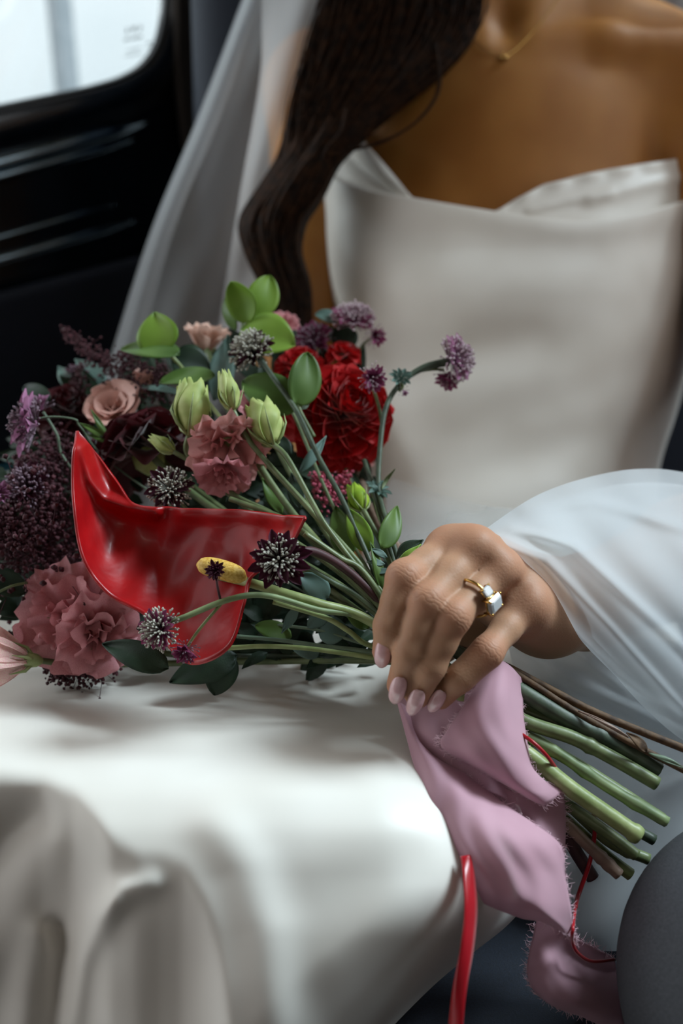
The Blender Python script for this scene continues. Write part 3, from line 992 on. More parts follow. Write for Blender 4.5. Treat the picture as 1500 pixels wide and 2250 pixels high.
for i in range(46):
    strand(0.04 + 0.92 * i / 45, 0.010 + RNG.uniform(0, 0.01), 0.0085, 0.03, 7)
for i in range(110):
    strand(RNG.uniform(0.02, 0.98), RNG.uniform(-0.002, 0.006), RNG.uniform(0.0014, 0.0030), 0.05, 5, 0, RNG.uniform(0.85, 1.0))
for i in range(420):
    strand(RNG.uniform(0, 1), RNG.uniform(-0.006, 0.002), RNG.uniform(0.0005, 0.0009), 0.07, 4, 0, RNG.uniform(0.75, 1.0))
# loose strands lying over the neckline and the curl at the throat
for poly, r in (([(950, 60, .79), (962, 130, .782), (966, 190, .779), (945, 235, .775), (905, 275, .770), (850, 306, .766), (780, 326, .764), (722, 338, .765)], 0.0010),
                ([(945, 60, .79), (957, 140, .782), (960, 196, .779), (938, 240, .775), (896, 282, .770), (842, 312, .766), (770, 331, .764), (712, 342, .765)], 0.0008),
                ([(760, 240, .772), (748, 290, .768), (716, 330, .765), (690, 400, .77)], 0.0011),
                ([(640, 470, .79), (600, 430, .80), (640, 380, .79), (700, 330, .78), (760, 270, .775)], 0.0008),
                ([(548, 480, .79), (610, 440, .785), (668, 405, .778), (690, 385, .775)], 0.0010),
                ([(556, 470, .79), (620, 425, .785), (670, 380, .778), (715, 330, .775)], 0.0008)):
    hb.tube(PA(crom(poly, 40)), r, 5, False)
# crown of the head, above the frame
cv = cc(1125, -560, 0.93)
th, ph = np.meshgrid(np.linspace(0, 2 * np.pi, 40, endpoint=False), np.linspace(0, 2.0, 24), indexing='ij')
S = np.stack([0.088 * np.sin(ph) * np.cos(th), 0.115 * np.cos(ph), 0.098 * np.sin(ph) * np.sin(th) + 0.03], 2) + cv
S = CAM + S[..., 0:1] * VR + S[..., 1:2] * VU + S[..., 2:3] * VF
hb.add(S.reshape(-1, 3), [list(f) for f in quads(40, 24)])
hb.build('hair', HAIR, person, label='long wavy dark brown hair over one shoulder')

# --- necklace and ring
neck = empty('necklace', P(1107, 130, 0.832), label='fine gold necklace with a tiny pendant at the throat', cat='necklace')
nc = crom([(905, -140, .86), (960, -20, .845), (1040, 85, .833), (1092, 120, .8285), (1118, 120, .8285), (1170, 70, .833), (1250, -40, .848), (1300, -150, .865)], 60)
nc[:, 2] = [skin_d(x, y, d_) - 0.0012 for x, y, d_ in nc]
MB().tube(PA(nc), 0.00045, 6).build('chain', GOLD, neck)
for (x, y, s_) in ((1101, 127, 0.0018), (1112, 126, 0.0021), (1106, 118, 0.0014)):
    V, Fc = tube([P(x, y, skin_d(x, y, .83) - 0.0025) + VU * s_ * q for q in (-1, -0.6, 0, 0.6, 1)], [s_ * 0.1, s_ * .8, s_, s_ * .8, s_ * 0.1], 8)
    mk('pendant', V, Fc, GOLD, neck)

j = [np.array(P(*q)) for q in FJ['ring']]
fa = unit(j[1] - j[0])
rc = j[0] + (j[1] - j[0]) * 0.60
e1 = unit(-VF - fa * (-VF @ fa))              # towards the viewer
e2 = np.cross(fa, e1)
if e2[0] < 0: e2 = -e2                        # towards the little finger
RR = 0.0096
ring_o = empty('ring', rc, label='gold ring with a clear step-cut stone on the ring finger', cat='ring')
ang = np.linspace(0, 2 * np.pi, 49)
V, Fc = [], []
C = np.array([rc + RR * (math.cos(a_) * e1 + math.sin(a_) * e2) for a_ in ang])
MB().tube(C, 0.00075, 10, False, 1.0).build('band', GOLD, ring_o)
def cut_stone(name, a_, wl, ww, hh, out):
    up = math.cos(a_) * e1 + math.sin(a_) * e2
    tg = -math.sin(a_) * e1 + math.cos(a_) * e2
    o_ = rc + up * (RR + out)
    def oct_(l, w, z):
        c_ = 0.32 * min(l, w)
        return [o_ + fa * x + tg * y + up * z for x, y in ((l, w - c_), (l - c_, w), (-l + c_, w), (-l, w - c_), (-l, -w + c_), (-l + c_, -w), (l - c_, -w), (l, -w + c_))]
    rings = [oct_(wl * .35, ww * .3, -hh), oct_(wl * .8, ww * .78, -hh * .3), oct_(wl, ww, hh * .15), oct_(wl * .86, ww * .83, hh * .45), oct_(wl * .66, ww * .6, hh * .62)]
    V = np.concatenate(rings)
    Fc = quads(5, 8, True).tolist() + [list(range(8))[::-1], list(range(32, 40))]
    st = mk(name, V, Fc, GEM, ring_o, smooth=False)
    st_b = MB()
    for x, y in ((wl, ww), (-wl, ww), (wl, -ww), (-wl, -ww)):
        p0 = o_ + fa * x * .86 + tg * y * .86
        st_b.tube([p0 - up * hh * 1.1, p0, p0 + up * hh * .5], [0.0005, 0.0005, 0.0006], 6)
    st_b.tube(np.array(oct_(wl * .8, ww * .78, -hh * .5) + [oct_(wl * .8, ww * .78, -hh * .5)[0]]), 0.0005, 6, False)
    st_b.build('prong_setting', GOLD, st)
cut_stone('stone', 0.62, 0.0047, 0.0037, 0.0030, 0.0024)
cut_stone('side_stone', 0.08, 0.0028, 0.0024, 0.0018, 0.0014)

# ================================================================== veil
veil = empty('veil', P(700, 400, 0.95), label='sheer white tulle veil falling from the hair and over her forearm', cat='veil')
def veil_sheet(ctrl, m, name='veil_panel', nu=60, nv=80, disp=None):
    G = csurf(ctrl, nu, nv)
    if disp is not None:
        G[..., 2] -= disp(G[..., 0], G[..., 1])
    return sheet(name, G, m, veil)
# left fall: back layer, front layer, hem fold
veil_sheet([[(690, -410, .94), (565, -80, .93), (440, 250, .93), (330, 520, .92), (225, 850, .90), (130, 1130, .86)],
            [(720, -410, .93), (600, -80, .92), (490, 250, .92), (390, 520, .91), (300, 850, .89), (230, 1130, .85)],
            [(770, -410, .94), (650, -80, .93), (560, 250, .935), (470, 520, .93), (420, 850, .90), (370, 1130, .86)],
            [(840, -410, .95), (720, -80, .93), (640, 250, .95), (600, 520, .95), (600, 850, .91), (580, 1130, .88)]], VEIL_D,
           disp=lambda x, y: 0.006 * np.sin((x + 0.42 * y) / 26.0))
veil_sheet([[(690, -320, .90), (585, -80, .88), (572, 160, .875), (528, 420, .87), (470, 780, .86)],
            [(730, -320, .88), (640, -80, .86), (600, 160, .852), (550, 420, .86), (500, 780, .85)],
            [(800, -320, .87), (705, -80, .85), (630, 160, .842), (572, 420, .855), (530, 780, .85)],
            [(880, -320, .87), (770, -80, .85), (655, 160, .838), (590, 420, .852), (570, 780, .86)]], VEIL_D,
           disp=lambda x, y: 0.004 * np.sin((x + 0.30 * y) / 17.0))
veil_sheet([[(687, -410, .935), (562, -80, .925), (437, 250, .925), (327, 520, .915), (222, 850, .895)],
            [(710, -410, .925), (585, -80, .915), (462, 250, .915), (352, 520, .905), (252, 850, .885)],
            [(737, -410, .935), (612, -80, .925), (490, 250, .925), (378, 520, .915), (285, 850, .895)]], VEIL, nu=14)
# over the forearm: puffed layers from the waist to the right, lower edge beside the hand
def arm_d(x, y):
    return 0
veil_sheet([[(1040, 1180, .485), (1180, 1088, .520), (1320, 1042, .545), (1440, 1030, .56), (1580, 1050, 0.580), (1750, 1060, 0.630)],
            [(1075, 1185, .462), (1200, 1150, .475), (1330, 1120, .50), (1450, 1110, .52), (1600, 1120, 0.550), (1770, 1130, 0.600)],
            [(1125, 1212, .458), (1225, 1240, .462), (1350, 1240, .47), (1470, 1230, .49), (1620, 1230, 0.520), (1790, 1240, 0.570)],
            [(1180, 1268, .465), (1250, 1330, .462), (1370, 1370, .465), (1490, 1380, .48), (1640, 1380, 0.500), (1810, 1390, 0.525)],
            [(1225, 1335, .478), (1290, 1420, .475), (1400, 1500, .478), (1510, 1540, .485), (1660, 1560, 0.500), (1830, 1570, 0.525)],
            [(1250, 1372, .490), (1330, 1460, .492), (1420, 1560, .500), (1520, 1640, .505), (1680, 1720, 0.520), (1850, 1730, 0.545)]], VEIL_D, nu=90, nv=90,
           disp=lambda x, y: ridge(x, y, [(1090, 1190), (1200, 1230), (1330, 1370), (1500, 1560)], 14, 0.004) + ridge(x, y, [(1120, 1160), (1260, 1200), (1400, 1330), (1520, 1440)], 12, 0.004)
           + ridge(x, y, [(1150, 1120), (1300, 1100), (1500, 1160)], 14, 0.004) + 0.0016 * np.sin((x - 0.9 * y) / 21.0))
veil_sheet([[(1055, 1176, .500), (1190, 1110, .530), (1330, 1070, .555), (1450, 1060, .57), (1590, 1080, 0.590), (1760, 1090, 0.640)],
            [(1090, 1190, .470), (1220, 1170, .485), (1340, 1150, .51), (1460, 1150, .53), (1600, 1150, 0.560), (1770, 1160, 0.610)],
            [(1150, 1225, .468), (1250, 1260, .470), (1370, 1280, .48), (1480, 1280, .50), (1620, 1270, 0.530), (1790, 1280, 0.580)],
            [(1220, 1290, .474), (1290, 1350, .472), (1400, 1400, .476), (1510, 1420, .49), (1640, 1420, 0.510), (1810, 1430, 0.535)],
            [(1290, 1390, .482), (1360, 1460, .480), (1450, 1530, .485), (1540, 1560, .495), (1660, 1580, 0.510), (1830, 1590, 0.535)]], VEIL, nu=60, nv=70,
           disp=lambda x, y: 0.003 * np.sin((x - 0.8 * y) / 33.0))
# lower layers spread over the seat behind the stems
veil_sheet([[(1110, 1390, .530), (1250, 1360, .535), (1400, 1400, .54), (1600, 1420, 0.550), (1770, 1430, 0.575)],
            [(1130, 1480, .535), (1260, 1480, .535), (1400, 1500, .54), (1600, 1520, 0.545), (1770, 1530, 0.570)],
            [(1170, 1640, .530), (1290, 1640, .528), (1420, 1640, .528), (1620, 1640, 0.530), (1790, 1650, 0.555)],
            [(1200, 1800, .520), (1310, 1800, .515), (1430, 1790, .512), (1640, 1780, 0.510), (1810, 1790, 0.535)],
            [(1230, 1960, .515), (1330, 1950, .508), (1440, 1930, .505), (1640, 1900, 0.500), (1810, 1910, 0.525)],
            [(1245, 2080, .512), (1340, 2090, .502), (1450, 2080, .498), (1640, 2080, 0.490), (1810, 2090, 0.515)]], VEIL_L, nu=70, nv=60,
           disp=lambda x, y: ridge(x, y, [(1140, 1420), (1230, 1480), (1400, 1560), (1560, 1640)], 14, 0.005) + ridge(x, y, [(1260, 1430), (1380, 1520), (1560, 1600)], 12, 0.005)
           + ridge(x, y, [(1300, 1900), (1340, 1830), (1430, 1740), (1540, 1690)], 18, 0.004) + 0.002 * np.sin((x + y) / 31.0))
veil_sheet([[(1150, 1420, .545), (1300, 1440, .548), (1450, 1470, .55), (1640, 1490, 0.560), (1810, 1500, 0.585)],
            [(1210, 1600, .540), (1330, 1600, .540), (1460, 1600, .54), (1640, 1600, 0.545), (1810, 1610, 0.570)],
            [(1240, 1800, .530), (1350, 1800, .525), (1470, 1780, .522), (1650, 1770, 0.520), (1820, 1780, 0.545)],
            [(1250, 2000, .522), (1360, 1990, .516), (1470, 1970, .512), (1650, 1960, 0.505), (1820, 1970, 0.530)],
            [(1260, 2110, .518), (1370, 2120, .510), (1480, 2120, .502), (1650, 2120, 0.495), (1820, 2130, 0.520)]], VEIL_L, nu=40, nv=40)
# edge of the veil lying on the far shoulder
veil_sheet([[(1290, -120, .86), (1340, -20, .835), (1420, -10, .83), (1540, 40, .835)], [(1330, -160, .86), (1390, -60, .835), (1460, -40, .83), (1560, -10, .835)],
            [(1400, -220, .87), (1450, -120, .845), (1520, -100, .84), (1600, -80, .845)]], VEIL, nu=20, nv=30, disp=lambda x, y: 0.003 * np.sin(x / 23.0))
# thin trailing layer across the waist
veil_sheet([[(860, 1050, .70), (960, 1085, .695), (1060, 1110, .69), (1150, 1120, .66)],
            [(850, 1080, .695), (960, 1110, .69), (1050, 1135, .68), (1120, 1140, .64)],
            [(850, 1140, .68), (960, 1160, .67), (1040, 1170, .65), (1090, 1175, .60)],
            [(860, 1190, .66), (950, 1200, .65), (1020, 1200, .63), (1070, 1195, .57)]], sheer('tulle_thin', (226, 232, 236), 0.14), nu=30, nv=40)

# ================================================================== grey trouser knee in the corner
kf = Field(np.arange(0.05, 0.42, 0.005), np.arange(-0.36, -0.03, 0.005), np.arange(0.28, 0.66, 0.005))
kf.chain([cc(1740, 2160, 0.415), cc(2340, 1980, 0.60)], (0.064, 0.085), 0.02)
kf.chain([cc(1740, 2160, 0.415), cc(1760, 2900, 0.44)], (0.063, 0.055), 0.03)
V, Fq = kf.mesh()
tl = mk('trouser_leg', V, Fq, GREYCLOTH, label='dark grey cloth trouser knee in the near corner beside the pink ribbon', cat='trousers')
md = tl.modifiers.new('smooth', 'SMOOTH'); md.iterations = 6
# ================================================================== the bouquet
GREEN = mat('stem_green', (86, 100, 64), (114, 126, 86), rough=0.42, scale=120, bump=0.25, bscale=500, bdist=0.0004)
GREEN_L = mat('stem_light_green', (124, 138, 84), (152, 162, 108), rough=0.42, scale=140, bump=0.25, bscale=500, bdist=0.0004)
GREEN_D = mat('stem_dark_green', (52, 64, 50), (80, 92, 72), rough=0.5, scale=120, bump=0.3, bscale=400, bdist=0.0005)
STEM_GREY = mat('stem_grey_green', (92, 110, 90), (116, 134, 110), rough=0.5, scale=120, stretch=(1, 1, 1))
GREEN_S = mat('stem_sage', (106, 124, 84), (134, 150, 104), rough=0.5, scale=120)
STEM_MAR = mat('stem_maroon', (58, 34, 38), (82, 52, 54), rough=0.5, scale=100)
STEM_PINK = mat('stem_pinkish', (120, 96, 84), (148, 124, 108), rough=0.5, scale=100)
TWIG = mat('twig_brown', (66, 48, 34), (104, 78, 52), rough=0.7, scale=200, bump=0.5, bscale=500, bdist=0.0006)
LEAF_L = mat('leaf_light', (128, 164, 60), (150, 184, 78), rough=0.42, scale=60, translucent=0.35)
LEAF_M = mat('leaf_mid', (80, 110, 50), (102, 132, 64), rough=0.45, scale=60, translucent=0.25)
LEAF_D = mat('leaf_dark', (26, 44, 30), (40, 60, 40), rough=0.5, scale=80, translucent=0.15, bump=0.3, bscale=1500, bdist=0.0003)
LEAF_B = mat('leaf_blue_grey', (92, 120, 112), (116, 142, 132), rough=0.55, scale=80, translucent=0.2)
DAHLIA = mat('dahlia_red', (180, 7, 15), (206, 18, 24), rough=0.55, scale=160, sheen=0.3, translucent=0.22)
BURG = mat('dahlia_burgundy', (62, 6, 16), (84, 10, 22), rough=0.6, scale=160, sheen=0.3, translucent=0.2)
PINK = mat('petal_pink', (222, 150, 152), (236, 186, 176), rough=0.6, scale=90, translucent=0.3)
PINK_D = mat('petal_rose_pink', (212, 132, 144), (232, 172, 172), rough=0.6, scale=90, translucent=0.3)
BLUSH = mat('petal_blush', (232, 188, 170), (242, 210, 194), rough=0.6, scale=70, translucent=0.3)
ROSE = mat('petal_rose', (220, 164, 150), (234, 188, 176), rough=0.55, scale=60, translucent=0.28)
CREAM = mat('petal_cream_pink', (238, 214, 196), (236, 178, 182), rough=0.6, scale=40, translucent=0.3)
BUDG = mat('bud_green', (178, 194, 112), (206, 214, 140), rough=0.55, scale=150, translucent=0.25)
BUDB = mat('bud_bright_green', (140, 176, 40), (170, 198, 62), rough=0.55, scale=150, translucent=0.25)
ANTH = mat('anthurium_red', (146, 3, 9), (168, 8, 14), rough=0.40, scale=70, coat=0.12, bump=0.25, bscale=160, bdist=0.0012, spec=0.5)
SPAD = mat('spadix_yellow', (196, 150, 52), (222, 184, 96), rough=0.6, scale=900, bump=0.5, bscale=1500, bdist=0.0004)
BRACT = mat('bract_plum', (118, 28, 70), (176, 96, 140), rough=0.55, scale=220, translucent=0.25)
BRACT_P = mat('bract_lilac', (140, 60, 110), (206, 160, 190), rough=0.55, scale=260, translucent=0.25)
BRACT_D = mat('bract_maroon', (54, 14, 32), (82, 26, 48), rough=0.6, scale=220, translucent=0.2)
PINS = mat('floret_mauve', (150, 118, 132), (214, 196, 200), rough=0.6, scale=900)
PINS_G = mat('floret_grey_green', (140, 134, 120), (206, 202, 190), rough=0.6, scale=900)
PINS_D = mat('floret_dusky', (92, 70, 84), (156, 132, 144), rough=0.6, scale=900)
ASTIL = mat('astilbe_burgundy', (50, 17, 25), (84, 34, 44), rough=0.7, scale=500)
ASTIL_P = mat('astilbe_pink', (176, 66, 92), (206, 104, 124), rough=0.7, scale=500)
CHIFFON = sheer('pink_chiffon', (216, 172, 186), 0.72, c2=(224, 182, 196), translucent=0.35)
FRAY = mat('pink_threads', (226, 184, 196), (236, 200, 210), rough=0.8)
REDSATIN = mat('red_satin', (150, 8, 22), (168, 12, 28), rough=0.3, scale=60, sheen=0.3)

GRP = 'flowers and leaves of the bridal bouquet'
def vdir(x, y, z):
    """direction given as right, up, towards the viewer"""
    return unit(x * VR + y * VU - z * VF)

def basis(a):
    e1 = unit(np.cross(a, [0.21, 0.37, 0.9]))
    return e1, np.cross(a, e1)

def inst(name, me, parent, M):
    """object sharing mesh me under parent with world matrix M (4x4 numpy)"""
    o = bpy.data.objects.new(name, me)
    COL.objects.link(o)
    o.parent = parent
    L = M.copy()
    L[:3, 3] -= root_loc(parent)
    o.matrix_local = Matrix(L.tolist())
    return o

def mesh_only(name, V, Fc, m):
    me = bpy.data.meshes.new(name)
    me.from_pydata(np.asarray(V).reshape(-1, 3).tolist(), [], [list(map(int, f)) for f in Fc])
    me.polygons.foreach_set('use_smooth', [True] * len(me.polygons))
    me.materials.append(m)
    return me

def stem(parent, path, wpx, m, name='stem', nodes=(), sides=9):
    """stem along pixel path, width in px at its own depth; nodes = fractions with swollen joints"""
    C = crom(path, max(14, 10 * len(path)))
    W = PA(C)
    r = np.asarray(C[:, 2]) * wpx / FPX / 2
    t = np.linspace(0, 1, len(C))
    if len(path) > 4 and tuple(path[-1]) in CUTW:
        wc = CUTW[tuple(path[-1])]
        r = np.asarray(C[:, 2]) / FPX / 2 * np.interp(C[:, 0], [880, 1060], [wpx, wc])
        nodes = tuple(nodes) + CUTN.get(tuple(path[-1]), ())
    for q in nodes:
        r = r * (1 + 0.22 * np.exp(-((t - q) / 0.010) ** 2))
    V, Fc = tube(W, r, sides)
    return mk(name, V, Fc, m, parent)

def petal_fan(rng, ruffle=0.1, cup=0.25, curl=0.15, w0=0.14, w1=0.55, nu=9, nv=13, jag=0.04, waves=4.5):
    """fan-shaped petal: x outward 0..1, y across, z towards flower axis"""
    ph = rng.uniform(0, 6.28, 4)
    G = np.zeros((nu, nv, 3))
    for i in range(nu):
        u = i / (nu - 1)
        for k in range(nv):
            v = -1 + 2 * k / (nv - 1)
            w = w0 + (w1 - w0) * math.sin(min(1, u * 1.05) * math.pi / 2)
            rim = 1 - 0.22 * v * v + jag * (math.sin(9 * v + ph[0]) + 0.7 * math.sin(19 * v + ph[1]))
            x = u * (1 if u < 0.5 else (1 - (u - 0.5) * 2 + (u - 0.5) * 2 * rim))
            y = w * v * (1 - 0.15 * u * u * abs(v))
            z = cup * (u * u * 0.3 + 0.9 * (w * v) ** 2 / w1) + ruffle * u ** 2 * (math.sin(waves * v * 2 + ph[2]) + 0.5 * math.sin(waves * 3.3 * v + ph[3])) * 0.6 - curl * max(0, u - 0.62) ** 2 * 5
            G[i, k] = (x, y, z)
    return G.reshape(-1, 3), quads(nu, nv)

def petal_spoon(nu=7, nv=5, w=0.36, cup=0.5, tip=0.35):
    G = np.zeros((nu, nv, 3))
    for i in range(nu):
        u = i / (nu - 1)
        ww = w * (0.35 + 0.65 * math.sin(min(1, u * 1.45) * math.pi / 2)) * (1 if u < 0.62 else math.sqrt(max(0, 1 - ((u - 0.62) / 0.385) ** 2)) * 0.97 + 0.03)
        for k in range(nv):
            v = -1 + 2 * k / (nv - 1)
            G[i, k] = (u, ww * v, cup * ww * v * v + 0.10 * math.sin(u * math.pi) - tip * max(0, u - 0.6) ** 2)
    return G.reshape(-1, 3), quads(nu, nv)

def pmat(c, X, Z, s, sy=None, sz=None):
    """matrix: x axis X, z axis near Z, scale"""
    X = unit(X)
    Y = unit(np.cross(Z, X))
    Z = np.cross(X, Y)
    M = np.eye(4)
    M[:3, 0], M[:3, 1], M[:3, 2], M[:3, 3] = X * s, Y * (sy or s), Z * (sz or s), c
    return M

def dahlia(px, py, d, rpx, face, m, label, n=110, stem_path=None, stem_m=None, stem_w=20, seed=1, opened=1.0, calyx=False):
    rng = np.random.default_rng(seed)
    c = P(px, py, d)
    R = rpx * d / FPX
    root = empty('dahlia', c, label=label, cat='flower', group=GRP)
    a = vdir(*face)
    e1, e2 = basis(a)
    meshes = [mesh_only('dahlia_petal', *petal_spoon(w=w_, cup=c_, tip=t_), m) for w_, c_, t_ in ((0.46, 1.1, -0.6), (0.46, 0.85, -0.1), (0.44, 0.6, 0.5))]
    for i in range(n):
        f = (i + 0.5) / n
        th = i * 2.39996 + rng.uniform(-0.12, 0.12)
        el = math.radians(82 - 118 * f ** 0.85 * opened + rng.uniform(-5, 5))
        rad = math.cos(th) * e1 + math.sin(th) * e2
        X = math.cos(el) * rad + math.sin(el) * a
        L = R * (0.42 + 0.62 * f ** 0.6) * rng.uniform(0.93, 1.05)
        base = c - a * R * 0.28 + X * R * 0.10
        Z = math.sin(el + math.pi / 2) * a + math.cos(el + math.pi / 2) * rad
        Z = Z + 0.25 * rng.uniform(-1, 1) * np.cross(X, Z)
        inst('petal', meshes[0 if f < 0.25 else (1 if f < 0.65 else 2)], root, pmat(base, X, Z, L, L * (1.25 - 0.2 * f)))
    b = MB().tube([c - a * R * 0.75, c - a * R * 0.55, c - a * R * 0.25, c + a * R * 0.1], [R * 0.10, R * 0.30, R * 0.34, R * 0.1], 10)
    b.build('calyx', BUDG if calyx else GREEN_D, root)
    if stem_path:
        stem(root, stem_path, stem_w, stem_m or GREEN, nodes=(0.93,))
    return root

def ruffled(name, cat_label, px, py, d, rpx, face, m, seed, outer=6, inner=5, ruffle=0.12, el_o=30, el_i=62, stem_path=None, stem_m=None, stem_w=14, w1=0.62, jag=0.04, curl=0.18, calyx=True, cup=0.25):
    rng = np.random.default_rng(seed)
    c = P(px, py, d)
    R = rpx * d / FPX
    root = empty(name, c, label=cat_label, cat='flower', group=GRP)
    a = vdir(*face)
    e1, e2 = basis(a)
    base = c - a * R * 0.45
    for layer, (n, el0, sc, ww) in enumerate(((outer, el_o, 1.12, w1), (inner, el_i, 0.92, w1 * 0.9), (3, 80, 0.75, w1 * 0.75))):
        for i in range(n):
            th = 2 * math.pi * i / n + layer * 0.5 + rng.uniform(-0.15, 0.15)
            el = math.radians(el0 + rng.uniform(-9, 9))
            rad = math.cos(th) * e1 + math.sin(th) * e2
            X = math.cos(el) * rad + math.sin(el) * a
            Z = -math.sin(el) * rad + math.cos(el) * a
            me = mesh_only('ruffled_petal', *petal_fan(rng, ruffle, cup, curl, w1=ww, jag=jag, waves=rng.uniform(3.2, 5.5)), m)
            inst('petal', me, root, pmat(base + rad * R * 0.05, X, Z, R * sc * rng.uniform(0.92, 1.08)))
    if calyx:
        MB().tube([base - a * R * 0.35, base - a * R * 0.22, base, base + a * R * 0.15], [R * 0.07, R * 0.16, R * 0.2, R * 0.12], 9).build('calyx', GREEN_L, root)
        for i in range(5):
            th = 2 * math.pi * i / 5 + seed
            rad = math.cos(th) * e1 + math.sin(th) * e2
            MB().tube([base - a * R * 0.2, base + rad * R * 0.3 + a * R * 0.05, base + rad * R * 0.42 + a * R * 0.42], [R * 0.05, R * 0.045, R * 0.008], 5).build('sepal', GREEN_L, root)
    if stem_path:
        stem(root, stem_path, stem_w, stem_m or GREEN)
    return root

def bud(label, base, tip, wpx, m, seed, stem_path=None, stem_w=12, stem_m=None, open_=0.6, name='lisianthus_bud'):
    """half-open bud from base to tip (px,py,d)"""
    rng = np.random.default_rng(seed)
    B, T = P(*base), P(*tip)
    root = empty(name, B, label=label, cat='flower bud', group=GRP)
    a = unit(T - B); Ln = np.linalg.norm(T - B)
    e1, e2 = basis(a)
    R = wpx * base[2] / FPX / 2
    # overlapping twisted petals
    for q in range(5):
        nu, nv = 12, 9
        G = np.zeros((nu, nv, 3))
        t0 = 2 * math.pi * q / 5
        for i in range(nu):
            u = i / (nu - 1)
            r = R * (0.28 + 0.80 * math.sin(min(1, u * 1.5) * math.pi / 2)) * (1 - (0.62 - 0.42 * open_) * max(0, u - 0.45) * 1.6 + 0.30 * open_ * max(0, u - 0.8) * (1 + math.sin(3 * q + seed)))
            for k in range(nv):
                v = k / (nv - 1)
                th = t0 + v * 1.75 + 1.1 * u
                rr = r * (0.86 + 0.22 * v + 0.05 * math.sin(6 * u + q * 2))
                uu = u * (1 - 0.10 * (2 * v - 1) ** 2 + (0.10 * math.sin(13 * v + q + seed) * (u - 0.6) * 2.5 if u > 0.6 else 0))
                G[i, k] = B + a * Ln * uu + rr * (math.cos(th) * e1 + math.sin(th) * e2)
        o = mk('petal', G.reshape(-1, 3), quads(nu, nv), m, root)
        md = o.modifiers.new('thickness', 'SOLIDIFY'); md.thickness = 0.0005
    for i in range(5):
        th = 2 * math.pi * i / 5 + seed
        rad = math.cos(th) * e1 + math.sin(th) * e2
        MB().tube([B - a * R * 0.2, B + rad * R * 0.7 + a * Ln * 0.12, B + rad * R * 1.12 + a * Ln * 0.35, B + rad * R * (1.2 + 0.5 * rng.uniform(-1, 1)) + a * Ln * 0.58],
                  [R * 0.10, R * 0.10, R * 0.07, R * 0.012], 5).build('sepal', GREEN_L, root)
    if stem_path:
        stem(root, stem_path, stem_w, stem_m or GREEN)
    return root

def astrantia(label, px, py, d, rpx, face, seed, pins=PINS, bract=BRACT, n_b=14, stem_path=None, stem_w=8, stem_m=None, spread=1.0, bract_len=1.0, n_p=150, bel=25, name='astrantia'):
    rng = np.random.default_rng(seed)
    c = P(px, py, d)
    R = 1.14 * rpx * d / FPX
    root = empty(name, c, label=label, cat='flower', group=GRP)
    a = vdir(*face)
    e1, e2 = basis(a)
    o0 = c - a * R * 0.45
    b = MB()
    for i in range(n_p):
        f = (i + 0.5) / n_p
        th = i * 2.39996
        el = math.radians(88 - 78 * f ** 0.6 * spread)
        v = math.cos(el) * (math.cos(th) * e1 + math.sin(th) * e2) + math.sin(el) * a
        L = R * rng.uniform(0.78, 1.0)
        v = unit(v + 0.10 * rng.normal(size=3))
        p1 = o0 + v * L
        b.tube([o0 + v * L * 0.3, p1 - v * L * 0.10, p1, p1 + v * R * 0.055], [R * 0.014, R * 0.018, R * 0.052, R * 0.010], 5)
    b.build('floret_pins', pins, root, kind='stuff')
    me = mesh_only('bract', *petal_spoon(7, 5, 0.17, 1.0, -0.3), bract)
    for i in range(n_b):
        th = 2 * math.pi * i / n_b + rng.uniform(-0.12, 0.12)
        el = math.radians(bel + rng.uniform(-12, 12))
        rad = math.cos(th) * e1 + math.sin(th) * e2
        X = math.cos(el) * rad + math.sin(el) * a
        Z = -math.sin(el) * rad + math.cos(el) * a
        inst('bract', me, root, pmat(o0 - a * R * 0.05, X, Z, R * 1.08 * bract_len * rng.uniform(0.9, 1.1)))
    if stem_path:
        stem(root, stem_path, stem_w, stem_m or GREEN, sides=7)
    return root

def leaf_mesh(B, T, wpx_m, nrm, bow=0.12, fold=0.25, shape='round', nu=16, nv=9):
    t = T - B
    L = np.linalg.norm(t)
    t = unit(t)
    n = unit(nrm - t * (nrm @ t))
    s = np.cross(t, n)
    G = np.zeros((nu, nv, 3))
    for i in range(nu):
        u = i / (nu - 1)
        if shape == 'round':
            w = math.sin(math.pi * min(1, u ** 0.85)) ** 0.62
        elif shape == 'egg':
            w = math.sin(math.pi * u ** 0.7) ** 0.8
        else:
            w = math.sin(math.pi * u ** 0.8) ** 1.15
        w = max(w, 0.03) * wpx_m / 2
        for k in range(nv):
            v = -1 + 2 * k / (nv - 1)
            G[i, k] = B + t * L * u + s * w * v + n * (bow * L * math.sin(math.pi * u) + fold * w * (abs(v) ** 1.3) + 0.02 * L * math.sin(5 * u + 3 * v))
    return G.reshape(-1, 3), quads(nu, nv)

def leaf(parent, base, tip, wpx, face, m, bow=0.08, fold=0.2, shape='round', name='leaf', label=None):
    V, Fc = leaf_mesh(P(*base), P(*tip), wpx * (base[2] + tip[2]) / 2 / FPX, vdir(*face), bow, fold, shape)
    o = mk(name, V, Fc, m, parent, label=label)
    md = o.modifiers.new('thickness', 'SOLIDIFY'); md.thickness = 0.0005; md.offset = 0
    return o

def sprig(name, label, loc, leaves, stem_path=None, stem_w=9, stem_m=None, cat='foliage'):
    root = empty(name, P(*loc), label=label, cat=cat, group=GRP)
    for L in leaves:
        leaf(root, *L[:5], **(L[5] if len(L) > 5 else {}))
    if stem_path:
        stem(root, stem_path, stem_w, stem_m or GREEN)
    return root

